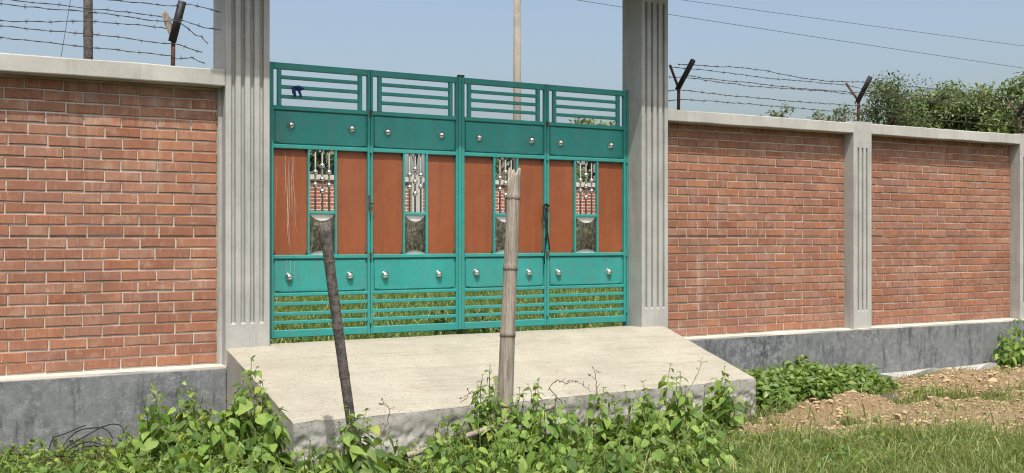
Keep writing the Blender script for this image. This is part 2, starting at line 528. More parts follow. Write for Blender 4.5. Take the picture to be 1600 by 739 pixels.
def brick_mesh(seed, L=.243, H=.0700, D=.05, mat='brick'):
    r = random.Random(seed); mb = MB()
    c = .004
    j = lambda a: r.uniform(-a, a)
    x0, x1, z0, z1 = -L/2, L/2, -H/2, H/2
    F = [(x0+c+j(.002), j(.0012), z0+c+j(.0015)), (x1-c+j(.002), j(.0012), z0+c+j(.0015)),
         (x1-c+j(.002), j(.0012), z1-c+j(.0015)), (x0+c+j(.002), j(.0012), z1-c+j(.0015))]
    S = [(x0+j(.002), c+.001, z0+j(.0015)), (x1+j(.002), c+.001, z0+j(.0015)), (x1+j(.002), c+.001, z1+j(.0015)), (x0+j(.002), c+.001, z1+j(.0015))]
    # a notch in the middle of the long edges so that the arris is not ruler straight
    mx = r.uniform(-.06, .06)
    Fm = [(mx, j(.001), z0+c+abs(j(.004))), (mx+.02, j(.001), z1-c-abs(j(.004)))]
    Sm = [(mx, c+.001, z0+abs(j(.002))), (mx+.02, c+.001, z1-abs(j(.002)))]
    B = [(s[0], D, s[2]) for s in S]
    ring_f = [F[0], Fm[0], F[1], F[2], Fm[1], F[3]]
    ring_s = [S[0], Sm[0], S[1], S[2], Sm[1], S[3]]
    ring_b = [B[0], (mx, D, z0), B[1], B[2], (mx+.02, D, z1), B[3]]
    mb.v = ring_f + ring_s + ring_b
    mb.f = [(0,1,4,5), (1,2,3,4)]
    for k in range(6):
        n = (k+1) % 6
        mb.f.append((k, 6+k, 6+n, n)); mb.f.append((6+k, 12+k, 12+n, 6+n))
    me = mesh_of(mb, "brick"); me.materials.append(M[mat]); return me
BRICKS = [brick_mesh(k) for k in range(8)]
LIMED = [brick_mesh(k+30, mat='brick_limed') for k in range(5)]

def wall_section(label, x0, x1, zc0, zc1, phase, plx0, plx1, seed, joined=False):
    """x0..x1 brick field, plx0..plx1 plinth and coping run"""
    r = random.Random(seed)
    w = thing("brick_wall", ((x0+x1)/2, YP, 0), label, "wall", "brick wall panels beside the gate")
    if abs(x1-1.772) < .001:
        obj("plaster_fillet", MB().box(1.768, 1.7965, 7.99, YB+.05, ZP+.004, zc0+.01), M['concrete'], w)
    obj("mortar_bed", MB().box(x0-.02, x1+.02, YB+.0075, YB+.125, ZP-.02, zc0+.03), M['mortar'], w)
    rows = int((zc0-ZP-.012)/COURSE)+1
    pieces = []
    for k in range(rows):
        z = ZP+.012+COURSE*(k+.5)
        h = 1.0
        if z+COURSE/2 > zc0+.03: h = .6; z -= .012
        ph = phase + (0.127 if k % 2 else 0.0) + r.uniform(-.012, .012)
        x = x1 - .006
        first = True
        while x > x0+.01:
            L = (ph if first else .254) + r.uniform(-.004, .004)
            first = False
            xa = max(x-L, x0+.004)
            if x-xa > .03: pieces.append((xa, x, z, h))
            x = xa
            if xa <= x0+.005: break
    if joined:
        mb = MB()
        for xa, xb, z, h in pieces:
            mb.cbox(xa+.005, xb-.005, YB+r.uniform(-.001, .001), YB+.05, z-.0345*h, z+.0345*h)
        tag(obj("brick", mb, M['brick'], w), kind="stuff")
    else:
        for xa, xb, z, h in pieces:
            o = put("brick", r.choice(LIMED if z > zc0-.33 and r.random() < .85 else BRICKS), w, (( xa+xb)/2, YB-.001+r.uniform(-.0025, .002), z+r.uniform(-.0025, .0025)))
            o.scale = ((xb-xa-.0090)/.243, 1, h)
            o.rotation_euler = (r.uniform(-.02, .02), r.uniform(-.007, .007), r.uniform(-.006, .006))
    obj("coping", wavy_bar(plx0, plx1, YF, 8.24, zc0, zc1, seed), M['coping'], w, bevel=.008)
    obj("plinth", wavy_bar(plx0, plx1, YP, 8.2, -.25, ZP-.012, seed+3, .004), M['plinth'], w, bevel=.006)
    obj("ledge", wavy_bar(plx0+.001, plx1-.001, YP+.002, YB+.03, ZP-.012, ZP+.004, seed+5, .003), M['ledge'], w)
    return w

def wavy_bar(x0, x1, y0, y1, z0, z1, seed, amp=.003):
    """a long cast bar with slightly uneven arrises"""
    n = max(2, int((x1-x0)/.12)); mb = MB()
    for i in range(n+1):
        x = x0+(x1-x0)*i/n
        q = lambda k: amp*noise.noise(Vector((x*3.3, seed*7.1+k, .5)))*1.6
        e = 0 if i in (0, n) else 1
        mb.v += [(x, y0+e*q(1), z0+e*q(2)), (x, y0+e*q(3), z1+e*q(4)), (x, y1, z1), (x, y1, z0)]
    for i in range(n):
        for k in range(4):
            k2 = (k+1) % 4
            mb.f.append((4*i+k, 4*i+k2, 4*i+4+k2, 4*i+4+k))
    mb.f.append((3, 2, 1, 0)); e = 4*n; mb.f.append((e, e+1, e+2, e+3))
    mb.f = [tuple(reversed(f)) for f in mb.f]
    return mb

wall_section("brick wall panel left of the gate, on a dark grey plinth", -.83, 1.772, 2.695, 2.822, .19, -.97, 1.796, 11)
wall_section("brick wall panel between the right gate pillar and the fluted pilaster", 5.98, 8.452, 2.660, 2.772, .10, 5.971, 8.565, 23)
wall_section("far right brick wall panel beyond the fluted pilaster", 8.70, 11.296, 2.660, 2.776, .22, 8.565, 11.43, 37)
wall_section("brick wall panel continuing past the left edge of the picture", -3.7, -1.11, 2.695, 2.822, .15, -3.83, -.971, 41, True)
wall_section("brick wall panel continuing past the right edge of the picture", 11.57, 14.2, 2.660, 2.776, .2, 11.431, 14.3, 43, True)

ft = obj("cement_footing", wavy_bar(8.75, 10.75, 7.66, 7.846, -.1, .082, 77, .05), M['concrete'])
tag(ft, "pale cement footing strip along the foot of the right plinth", "footing")

def fluted(x0, x1, yf, yb, z0, z1, gr, gz0, gz1, dep):
    xs = sorted({x0, x1} | {g for p in gr for g in p})
    zs = [z0, gz0, gz1, z1]; mb = MB()
    isg = lambda a, b: any(abs(a-p) < 1e-6 and abs(b-q) < 1e-6 for p, q in gr)
    for i in range(len(xs)-1):
        a, b = xs[i], xs[i+1]
        for k in range(3):
            za, zb = zs[k], zs[k+1]
            if k == 1 and isg(a, b):
                y = yf+dep; e = (b-a)*.12
                mb.quad((a+e,y,za+.006),(b-e,y,za+.006),(b-e,y,zb-.006),(a+e,y,zb-.006))
                mb.quad((a,yf,za),(a+e,y,za+.006),(a+e,y,zb-.006),(a,yf,zb))
                mb.quad((b-e,y,za+.006),(b,yf,za),(b,yf,zb),(b-e,y,zb-.006))
                mb.quad((a,yf,za),(b,yf,za),(b-e,y,za+.006),(a+e,y,za+.006))
                mb.quad((a+e,y,zb-.006),(b-e,y,zb-.006),(b,yf,zb),(a,yf,zb))
            else:
                mb.quad((a,yf,za),(b,yf,za),(b,yf,zb),(a,yf,zb))
    for k in range(3):
        za, zb = zs[k], zs[k+1]
        mb.quad((x0,yb,za),(x0,yf,za),(x0,yf,zb),(x0,yb,zb))
        mb.quad((x1,yf,za),(x1,yb,za),(x1,yb,zb),(x1,yf,zb))
    mb.quad((x1,yb,z0),(x0,yb,z0),(x0,yb,z1),(x1,yb,z1))
    mb.quad((x0,yf,z1),(x1,yf,z1),(x1,yb,z1),(x0,yb,z1))
    mb.quad((x0,yb,z0),(x1,yb,z0),(x1,yf,z0),(x0,yf,z0))
    return mb

def fluted_obj(name, label, cat, x0, x1, yb, z0, z1, ng, gw, gz0, gz1, dep, group=None, m0=.045):
    sp = (x1-x0-2*m0-ng*gw)/(ng-1)
    gr = [(x0+m0+k*(gw+sp), x0+m0+k*(gw+sp)+gw) for k in range(ng)]
    o = obj(name, fluted(x0, x1, YF, yb, z0, z1, gr, gz0, gz1, dep), M['concrete'])
    import bmesh
    bm = bmesh.new(); bm.from_mesh(o.data); bmesh.ops.remove_doubles(bm, verts=bm.verts, dist=1e-5)
    bm.to_mesh(o.data); bm.free()
    b = o.modifiers.new("bevel", 'BEVEL'); b.width = .005; b.segments = 2; b.limit_method = 'ANGLE'
    tag(o, label, cat, group)
    return o

fluted_obj("gate_pillar", "tall grey fluted concrete pillar left of the green gate", "pillar", 1.797, 2.136, 8.30, -.2, 4.0, 4, .033, .893, 3.77, .036, "gate pillars")
fluted_obj("gate_pillar", "tall grey fluted concrete pillar right of the green gate", "pillar", 5.663, 5.970, 8.20, -.2, 4.0, 4, .026, .885, 3.77, .032, "gate pillars", .04)
PG = "short wall pilasters"
fluted_obj("wall_pilaster", "short fluted pilaster between the two brick panels right of the gate", "pilaster", 8.430, 8.700, 8.1, ZP-.001, 2.790, 3, .024, .765, 2.505, .034, PG, .06)
fluted_obj("wall_pilaster", "short fluted pilaster at the far right edge", "pilaster", 11.2, 11.57, 8.1, ZP-.001, 2.790, 3, .024, .765, 2.505, .034, PG, .06)
fluted_obj("wall_pilaster", "short fluted pilaster past the left edge of the picture", "pilaster", -1.11, -.83, 8.1, ZP-.001, 2.835, 3, .024, .765, 2.505, .034, PG, .06)
can = obj("gate_canopy", MB().box(1.48, 6.28, 7.296, 8.35, 4.0, 4.16), M['coping'], bevel=.01)
tag(can, "flat concrete canopy slab resting on both gate pillars", "canopy")

# ------------------------------------------------------------------ ramp
def ramp_build():
    r = thing("concrete_ramp", (3.9, 6.4, 0), "sloping cream concrete ramp in front of the green gate", "ramp")
    XL, XR = 1.80, 5.935
    yfr = lambda x: 6.12 + (6.62-6.12)*(x-XL)/(XR-XL)
    zfr = lambda x: .432 + (.375-.432)*(x-XL)/(XR-XL)
    nx_, ny_ = 110, 44; mb = MB()
    def P(i, j):
        x = XL+(XR-XL)*i/nx_; t = j/ny_
        y0 = yfr(x); y = y0+(8.03-y0)*t
        tt = min(1, (y-y0)/(7.86-y0))
        z = zfr(x)+(.713-zfr(x))*tt
        z += .004*noise.noise(Vector((x*2.3, y*3.1, 1)))+.0025*noise.noise(Vector((x*3, y*16, 4)))
        if j == 0:
            z -= .014+.008*noise.noise(Vector((x*9, 3, 1))); y += .004*noise.noise(Vector((x*12, 1, 7)))
        if i == 0: z -= .012; x += .004
        if i == nx_: z -= .014; x -= .002
        return (x, y, z)
    mb.v = [P(i, j) for j in range(ny_+1) for i in range(nx_+1)]
    w = nx_+1
    mb.f = [(j*w+i, j*w+i+1, (j+1)*w+i+1, (j+1)*w+i) for j in range(ny_) for i in range(nx_)]
    obj("ramp_top", mb, M['slab'], r, True)
    # broken front face
    fb = MB(); nz = 34; nf = 300
    for k in range(nz+1):
        for i in range(nf+1):
            x = XL+(XR-XL)*i/nf
            e = P(min(nx_, int(round(i*nx_/nf))), 0)
            zt = zfr(x)-.012; z = zt + (-.12-zt)*k/nz
            y = yfr(x)
            dn = (zt-z)
            rough = min(1, max(0, (dn-.06)/.05))
            vd = noise.voronoi(Vector((x*13+.6*noise.noise(Vector((x*5, z*5, 0))), z*19, 2.5)))[0]
            dsp = .004*noise.noise(Vector((x*10, z*14, 1))) + rough*(.013*(.45-min(.45, vd[1]-vd[0])) + .020*noise.noise(Vector((x*9, z*14, 3))) + .016*abs(noise.noise(Vector((x*22, z*30, 6)))) + .008*noise.noise(Vector((x*60, z*60, 2))))
            if k == 0: y = e[1]+.001; z = e[2]-.001 if i % 2 == 0 else z
            xx = min(max(x, XL+.004), XR-.003)
            fb.v.append((xx, y+dsp*(k > 0), z))
    w2 = nf+1
    fb.f = [((k+1)*w2+i, (k+1)*w2+i+1, k*w2+i+1, k*w2+i) for k in range(nz) for i in range(nf)]
    obj("ramp_face", fb, M['ramp_face'], r, True)
    for sx, X in ((0, XL), (1, XR)):
        sb = MB(); ns = 50; nz = 14
        for k in range(nz+1):
            for j in range(ns+1):
                y = yfr(X)+(8.03-yfr(X))*j/ns
                e = P(nx_ if sx else 0, 0); tt = min(1, (y-yfr(X))/(7.86-yfr(X)))
                zt = zfr(X)+(.713-zfr(X))*tt-.013
                z = zt+(-.12-zt)*k/nz
                d = .010*noise.noise(Vector((y*12, z*15, 4+sx)))*(k > 0)*(0 < j)
                sb.v.append((X+(d-.002 if sx else d+.004), y, z))
        w3 = ns+1
        for k in range(nz):
            for j in range(ns):
                q = (k*w3+j, k*w3+j+1, (k+1)*w3+j+1, (k+1)*w3+j)
                sb.f.append(q if not sx else tuple(reversed(q)))
        obj("ramp_side", sb, M['rough'], r, True)
ramp_build()

# ------------------------------------------------------------------ gate
GY = 8.10
def knob_mesh():
    mb = MB(); n = 16
    prof = [(.034, 0), (.034, -.005), (.029, -.008), (.028, -.016), (.023, -.027), (.013, -.034), (.004, -.036)]
    for rr, y in prof:
        for j in range(n):
            a = 2*math.pi*j/n; mb.v.append((rr*math.cos(a), y, rr*math.sin(a)))
    for k in range(len(prof)-1):
        for j in range(n):
            j2 = (j+1) % n
            mb.f.append((k*n+j, k*n+j2, (k+1)*n+j2, (k+1)*n+j))
    mb.f.append(tuple((len(prof)-1)*n+j for j in range(n)))
    me = mesh_of(mb, "knob"); me.materials.append(M['steel'])
    me.polygons.foreach_set("use_smooth", [True]*len(me.polygons)); return me
KNOB = knob_mesh()
def ball_mesh():
    me = mesh_of(MB().ball((0,0,0), .0225, 14, 10), "steel_ball"); me.materials.append(M['steel'])
    me.polygons.foreach_set("use_smooth", [True]*len(me.polygons)); return me
BALL = ball_mesh()

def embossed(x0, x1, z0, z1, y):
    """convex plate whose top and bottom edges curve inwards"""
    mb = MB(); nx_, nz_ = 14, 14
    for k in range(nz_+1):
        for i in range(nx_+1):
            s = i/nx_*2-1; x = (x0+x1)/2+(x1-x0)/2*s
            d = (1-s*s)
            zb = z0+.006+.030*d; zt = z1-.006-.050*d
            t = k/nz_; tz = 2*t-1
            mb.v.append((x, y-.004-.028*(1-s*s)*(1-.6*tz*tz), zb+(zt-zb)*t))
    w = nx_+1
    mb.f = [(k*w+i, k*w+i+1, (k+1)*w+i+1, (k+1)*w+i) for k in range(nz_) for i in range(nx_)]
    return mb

def fold(leaf, xl, xr, o1, win, o2, kx):
    K = 1.005
    xl *= K; xr *= K; o1, win, o2 = [(q[0]*K, q[1]*K) for q in (o1, win, o2)]
    fr = lambda *b: obj("rail", MB().cbox(*b, .004), M['teal'], leaf)
    st = lambda *b: obj("stile", MB().cbox(*b, .004), M['teal'], leaf)
    y0, y1 = GY, GY+.04
    st(xl, o1[0]-.002, y0, y1, .745, 2.95); st(o2[1]+.002, xr, y0, y1, .745, 2.95)
    a, b = o1[0]-.002, o2[1]+.002
    fr(a, b, y0+.001, y1-.002, 2.897, 2.949)
    fr(a, b, y0+.001, y1-.002, 2.572, 2.606)
    fr(a, b, y0+.001, y1-.002, 2.262, 2.294)
    fr(a, b, y0+.001, y1-.002, 1.382, 1.412)
    fr(a, b, y0+.001, y1-.002, 1.078, 1.106)
    fr(a, b, y0+.001, y1-.002, .747, .808)
    g0, g1 = xl+.085, xr-.085
    for g in (g0, g1):
        obj("grille_upright", MB().cbox(g-.016, g+.016, y0+.003, y1-.004, 2.605, 2.898, .003), M['teal'], leaf)
    for z in (2.835, 2.758, 2.680):
        obj("grille_bar", MB().cbox(g0+.015, g1-.015, y0+.006, y1-.008, z-.014, z+.014, .003), M['teal'], leaf)
    for z in (1.018, .938, .868):
        obj("lower_bar", MB().cbox(a, b, y0+.006, y1-.008, z-.014, z+.014, .003), M['teal'], leaf)
    # sheet panels with a raised inner field
    for za, zb in ((2.294, 2.572), (1.106, 1.382)):
        p = obj("sheet_panel", MB().box(a, b, y0+.022, y0+.026, za-.002, zb+.002), M['teal'], leaf)
        obj("raised_field", dented(a+.018, b-.018, za+.012, zb-.012, y0+.012, y0+.021), M['teal'], p, True)
    for q in (o1, o2):
        obj("orange_panel", dented(q[0], q[1], 1.412, 2.262, y0+.032, y0+.038), M['orange'], leaf, True)
    w0, w1 = win
    obj("window_upright", MB().cbox(o1[1]+.001, w0, y0+.004, y1-.004, 1.411, 2.263, .003), M['teal'], leaf)
    obj("window_upright", MB().cbox(w1, o2[0]-.001, y0+.004, y1-.004, 1.411, 2.263, .003), M['teal'], leaf)
    obj("window_rail", MB().cbox(w0, w1, y0+.005, y1-.005, 1.738, 1.762, .003), M['teal'], leaf)
    for k in range(3):
        x = w0+(w1-w0)*(.24+.27*k)
        rd = obj("window_rod", MB().tube([(x, y0+.02, 1.76), (x, y0+.02, 2.264)], .0080, 10), M['rod'], leaf, True)
        for z in ((2.133, 2.027, 1.925) if k == 1 else (2.082, 1.980)):
            put("steel_ball", BALL, rd, (x, y0+.02, z+rnd.uniform(-.004, .004)))
    bp = obj("pale_reflection_plate", MB().box(w0, w1, y0+.024, y0+.027, 1.412, 1.738), M['pale_reflection'], leaf)  # shows as pale crescents, standing in for reflected sky and ramp
    obj("embossed_plate", embossed(w0+.002, w1-.002, 1.412, 1.738, y0+.023), M['plate'], bp, True)  # curved edges outline the painted dark part of the reflection
    for kx_, kz in kx:
        put("knob", KNOB, leaf, (kx_, y0+.011, kz))

def dented(x0, x1, z0, z1, yf, yb):
    """thin sheet with slight dents and a turned edge"""
    nx_, nz_ = 12, 18; mb = MB(); w = nx_+1
    for k in range(nz_+1):
        for i in range(w):
            x = x0+(x1-x0)*i/nx_; z = z0+(z1-z0)*k/nz_
            e = i in (0, nx_) or k in (0, nz_)
            mb.v.append((x, yf + (0 if e else .0022*noise.noise(Vector((x*5, 2, z*5)))), z))
    mb.f = [(k*w+i, k*w+i+1, (k+1)*w+i+1, (k+1)*w+i) for k in range(nz_) for i in range(nx_)]
    n0 = len(mb.v)
    mb.v += [(x0,yb,z0),(x1,yb,z0),(x1,yb,z1),(x0,yb,z1)]
    c = [0, nx_, nz_*w+nx_, nz_*w]
    edges = [[i for i in range(w)], [k*w+nx_ for k in range(nz_+1)], [nz_*w+i for i in reversed(range(w))], [k*w for k in reversed(range(nz_+1))]]
    for q, ed in enumerate(edges):
        mb.f.append(tuple(ed[::-1] + [n0+q, n0+(q+1) % 4]) if False else (ed[0], n0+q, n0+(q+1) % 4, ed[-1]))
    mb.f.append((n0+3, n0+2, n0+1, n0))
    return mb

KU = lambda u, v: (at(u, v, GY)[0], at(u, v, GY)[2])
leafL = thing("gate_leaf", (3.0, GY, .745), "left leaf of the teal and orange metal gate", "gate", "gate leaves")
leafR = thing("gate_leaf", (4.75, GY, .745), "right leaf of the teal and orange metal gate", "gate", "gate leaves")
fold(leafL, 2.180, 3.029, (2.218, 2.496), (2.512, 2.727), (2.744, 3.005), [KU(455,196), KU(550,202), KU(452,432), KU(547,430)])
fold(leafL, 3.033, 3.857, (3.056, 3.326), (3.344, 3.535), (3.557, 3.818), [KU(606,207), KU(690,212), KU(602,429), KU(686,427.5)])
fold(leafR, 3.868, 4.733, (3.904, 4.188), (4.208, 4.421), (4.441, 4.708), [KU(749,216), KU(831,220), KU(745,425), KU(827,425)])
fold(leafR, 4.737, 5.610, (4.762, 5.031), (5.052, 5.280), (5.300, 5.583), [KU(876,224), KU(955,228), KU(873,425), KU(952,424)])
obj("jamb", MB().cbox(2.146, 2.187, GY-.006, GY+.05, .70, 2.955), M['teal'], leafL)
obj("jamb", MB().cbox(5.641, 5.6615, GY-.006, GY+.05, .70, 2.955), M['teal'], leafR)
# centre meeting bar, fold hinges, latch
obj("meeting_bar", MB().cbox(3.857, 3.8815, GY-.014, GY-.001, .75, 2.955, .003), M['teal'], leafL)
obj("meeting_bar", MB().cbox(3.8855, 3.909, GY-.008, GY-.001, .75, 2.950, .003), M['teal'], leafR)
for leaf, x in ((leafL, 3.046), (leafR, 4.759), (leafL, 2.189), (leafR, 5.6395)):
    for z in (2.585, 2.278, 1.40, .86):
        hb = MB().tube([(x, GY-.006, z-.025), (x, GY-.006, z+.025)], .011, 8)
        obj("hinge", hb, M['rust' if x in (3.046, 4.759) and z in (2.585, 1.40) else 'teal'], leaf)
lt = MB().box(3.027, 3.041, GY-.012, GY-.001, 1.78, 1.90).tube([(3.035, GY-.02, 1.83), (3.065, GY-.02, 1.83)], .008, 6).tube([(3.035, GY-.022, 1.80), (3.037, GY-.026, 1.74)], .006, 6)
obj("latch", lt, M['rust'], leafL)
obj("corner_plate", MB().box(3.855, 3.913, GY-.012, GY+.02, 2.952, 2.968), M['rust'], leafL)
# dried cement splashes on the left panel
rd_ = random.Random(5)
for k in range(9):
    x = 2.235+rd_.random()*.17; zt = 2.24-rd_.random()*.35; zb = zt-.25-rd_.random()*.45
    zb = max(zb, 1.43)
    mb = MB(); n = 8; sl = rd_.uniform(-.02, .03); wd = rd_.uniform(.0007, .0016)
    for q in range(n+1):
        t = q/n; xx = x+sl*t*t+.004*math.sin(7*t+k)
        w_ = wd*(.5+.9*math.sin(math.pi*(.12+.8*t)))
        z = zt+(zb-zt)*t
        mb.v += [(xx-w_, GY+.0305, z), (xx, GY+.0285, z), (xx+w_, GY+.0305, z)]
    for q in range(n):
        b = 3*q; mb.f += [(b, b+3, b+4, b+1), (b+1, b+4, b+5, b+2)]
    obj("cement_drip", mb, M['drip'], leafL)
for k, (x, z0, z1) in enumerate([(2.245, 1.37, 1.12), (2.335, 1.37, 1.24), (2.365, 1.37, 1.11), (2.40, 1.36, 1.22), (2.235, 2.56, 2.32), (2.28, 2.50, 2.30)]):
    mb = MB(); wd = .0018
    for q in range(7):
        t = q/6; xx = x+.004*math.sin(5*t+k); z = z0+(z1-z0)*t; w_ = wd*(1-.4*t)
        mb.v += [(xx-w_, GY+.0085, z), (xx, GY+.0065, z), (xx+w_, GY+.0085, z)]
    for q in range(6):
        b = 3*q; mb.f += [(b, b+3, b+4, b+1), (b+1, b+4, b+5, b+2)]
    obj("cement_drip", mb, M['drip'], leafL)

# blue rag and black cord
rag = MB(); c = at(466, 139, GY-.01); rr = random.Random(3)
nr, ns = 9, 14
for i in range(nr+1):
    th = math.pi*i/nr
    for j in range(ns):
        ph = 2*math.pi*j/ns
        k = 1+.45*noise.noise(Vector((math.cos(ph)*2, math.sin(ph)*2, th*2)))
        rag.v.append((c.x+.045*k*math.sin(th)*math.cos(ph), c.y+.03*k*math.sin(th)*math.sin(ph), c.z+.020*k*math.cos(th)))
for i in range(nr):
    for j in range(ns):
        j2 = (j+1) % ns; rag.f.append((i*ns+j, (i+1)*ns+j, (i+1)*ns+j2, i*ns+j2))
rag.tube([c+Vector((-.045,-.01,.0)), c+Vector((-.04,-.02,-.04)), c+Vector((-.028,-.02,-.07))], [.014,.016,.006], 6)
rag.tube([c+Vector((.0,-.01,-.01)), c+Vector((.012,-.02,-.05)), c+Vector((.022,-.02,-.075))], [.012,.010,.004], 6)
tag(obj("knotted_rag", rag, M['cloth'], None, True), "small blue cloth rag knotted on the gate's top grille", "rag")
cm = MB()
for du, ln in ((0, 92), (3, 70), (-2, 55)):
    pts = [at(853+du, 320, GY-.025)]
    for k in range(1, 8):
        pts.append(at(853+du+2.5*math.sin(k*.7+du), 320+ln*k/7, GY-.02-.004*math.sin(k)))
    cm.tube(pts, .0055, 6)
cm.tube([at(849, 324, GY-.02), at(853, 319, GY-.035), at(858, 322, GY-.02), at(853, 328, GY-.03), at(849, 323, GY-.02)], .008, 6)
tag(obj("tied_cord", cm, M['cord'], None, True), "black cord tied and hanging from the gate's right leaf", "cord")

# ------------------------------------------------------------------ bamboo posts
def bamboo(name, label, base, top, r0, r1, nodes, mat, split=0.0, seed=1, sides=18):
    base, top = Vector(base), Vector(top); ax = (top-base); Lh = ax.length; ax.normalize()
    rq = random.Random(seed); mb = MB()
    ts = sorted(set([0.0, 1.0] + [k/26 for k in range(27)] + [q for n_ in nodes for q in (n_-.014, n_-.005, n_, n_+.005, n_+.014)]))
    ts = [t for t in ts if 0 <= t <= 1]
    a = ax.orthogonal().normalized(); b = ax.cross(a)
    jag = [rq.uniform(0, 1) for _ in range(sides)]
    jag = [(jag[k]+jag[k-1])*.5 for k in range(sides)]
    for t in ts:
        rr = r0+(r1-r0)*t
        for n_ in nodes:
            d = abs(t-n_)
            if d < .004: rr *= 1.07
            elif d < .008: rr *= 1.03
        bend = Vector((math.sin(t*3.0+seed)*.008, 0, 0))
        p = base+ax*Lh*t+bend
        for j in range(sides):
            an = 2*math.pi*j/sides
            q = rr*(1+.05*noise.noise(Vector((math.cos(an), math.sin(an)+seed, t*2))))
            off = Vector((0,0,0))
            if t == 1.0: off = -ax*split*jag[j]
            mb.v.append(tuple(p+(a*math.cos(an)+b*math.sin(an))*q+off))
    n = len(ts)
    for k in range(n-1):
        for j in range(sides):
            j2 = (j+1) % sides; mb.f.append((k*sides+j, k*sides+j2, (k+1)*sides+j2, (k+1)*sides+j))
    # hollow end
    e = (n-1)*sides; i0 = len(mb.v)
    for j in range(sides):
        v = Vector(mb.v[e+j]); c_ = base+ax*Lh; mb.v.append(tuple(v+(c_-v)*.28-ax*.004))
    for j in range(sides):
        v = Vector(mb.v[i0+j]); mb.v.append(tuple(v-ax*.14))
    for j in range(sides):
        j2 = (j+1) % sides
        mb.f.append((e+j, e+j2, i0+j2, i0+j)); mb.f.append((i0+j, i0+j2, i0+sides+j2, i0+sides+j))
    mb.f.append(tuple(i0+sides+j for j in range(sides)))
    ob = obj(name, mb, mat, None, True)
    for n_ in nodes:                                   # dark scar below each joint
        rr = (r0+(r1-r0)*n_)*1.065; p = base+ax*Lh*(n_-.0075)+Vector((math.sin(n_*3.0+seed)*.008, 0, 0)); rg = MB(); m_ = 24
        for j in range(m_):
            an = 2*math.pi*j/m_; o1 = a*math.cos(an)+b*math.sin(an); wv = .004*noise.noise(Vector((math.cos(an)*2, math.sin(an)*2, seed+n_*9)))
            for dz, k in ((-.007, .97), (0, 1.02), (.006, .99)):
                rg.v.append(tuple(p+ax*(dz+wv)+o1*rr*k))
        for j in range(m_):
            j2 = (j+1) % m_
            for q in range(2): rg.f.append((j*3+q, j2*3+q, j2*3+q+1, j*3+q+1))
        obj("joint_scar", rg, M['bark'], ob, True)
    return ob

pb = Vector((3.245, 6.10, -.1)); ptop = at(803, 258, 6.10)
o = bamboo("bamboo_post", "", pb, ptop, .057, .044, (.25, .47, .68, .90), M['bamboo'], .17, 4)
tag(o, "thick pale grey bamboo post with a split top, standing before the gate", "post", "bamboo posts before the gate")
o = bamboo("bamboo_post", "", (2.075, 5.60, -.1), at(508, 346, 5.60),   .026, .031, (.28, .50, .66, .88), M['bamboo_dark'], .03, 9)
tag(o, "thin dark bamboo post leaning to the left before the gate", "post", "bamboo posts before the gate")
o = bamboo("bamboo_stick", "", at(634, 712, 5.85), at(866, 634, 6.10), .019, .017, (.2, .45, .7), M['bamboo'], .01, 13)
tag(o, "bamboo stick lying slanted among the weeds against the ramp", "stick")

# ------------------------------------------------------------------ barbed wire and posts
def vpost(label, u, vb, vt, outer, inner, ybase=7.96, thick=.026, scrap=False, flat=False):
    b = at(u, vb, ybase); x = b.x
    t = thing("fence_post", (x, ybase, b.z), label, "fence post", "wire posts on the wall")
    jz = at(u, vt, ybase).z
    obj("upright", MB().tube([(x, ybase, b.z-.06), (x+.004, ybase, jz+.02)], .016, 8), M['rust'], t, True)
    def arm(px):
        # bearing px[0] crosses the plane of the post at this distance
        Y = x/math.tan(YAW+math.atan((px[0]-800)/FOC))
        if flat: Y = ybase+(.03 if px[0] < u else -.05)
        return at(px[0], px[1], Y)
    eo, ei = arm(outer), arm(inner)
    j = Vector((x, ybase, jz))
    d = (eo-j).normalized()
    obj("outer_arm", MB().tube([j-d*.02, eo], thick, 12), M['black'], t, True)
    if scrap:
        mb = MB(); n = (ei-j).normalized(); s = Vector((1,0,0))
        mb.tube([j+n*.02, j+n*.12, j+n*.20, ei], [.018,.030,.026,.012], 5)
        obj("inner_arm", mb, M['bamboo'], t)
    else:
        obj("inner_arm", MB().tube([j, ei], .013, 8), M['rust'], t, True)
    return t
vpost("wire post with a black pipe arm and wood scrap, on the left wall", 270, 106, 62, (285, 3), (256, 18), scrap=True, thick=.030, flat=True)
vpost("wire post forked in a Y right beside the right gate pillar", 1060, 176, 138, (1083, 95), (1047, 103))
vpost("wire post forked in a Y above the fluted pilaster", 1341, 194, 158, (1360, 121), (1322, 131))
vpost("wire post forked in a Y at the far right edge", 1592, 212, 180, (1609, 150), (1574, 157))

def strand(label, pts, group, seed):
    r = random.Random(seed); P = [at(*p) for p in pts]
    path = []; 
    for a, b in zip(P[:-1], P[1:]):
        n = max(2, int((b-a).length/.07))
        for k in range(n):
            q = a.lerp(b, k/n)
            path.append(q + Vector((0, r.uniform(-.003, .003), r.uniform(-.004, .004))))
    path.append(P[-1])
    t = thing("barbed_wire", tuple(path[0]), label, "barbed wire", group)
    mb = MB().tube(path, .0030, 5)
    m2 = [p+Vector((0, .004*math.cos(k*1.9), .004*math.sin(k*1.9))) for k, p in enumerate(path)]
    mb.tube(m2, .0022, 4)
    obj("wire", mb, M['wire'], t, True)
    bm_ = MB(); acc = 0.0; nxt = .05
    for a, b in zip(path[:-1], path[1:]):
        L = (b-a).length; acc += L
        if acc >= nxt:
            nxt = acc+r.uniform(.085, .115)
            d = (b-a).normalized()
            for s in range(2):
                e = Vector((d.x*r.uniform(-.4, .4), r.uniform(-1, 1), r.uniform(-1, 1))).normalized()*.022
                c = a+d*.010*s
                bm_.tube([c-e, c+e], [.0011, .0011], 4, False)
            bm_.tube([a-d*.006, a+d*.016], .0050, 5)
    tag(obj("barb", bm_, M['wire'], t), kind="stuff")
    return t
WL, WR = "barbed wire over the left wall", "barbed wire over the right wall"
yo, yi = 7.90, 8.02
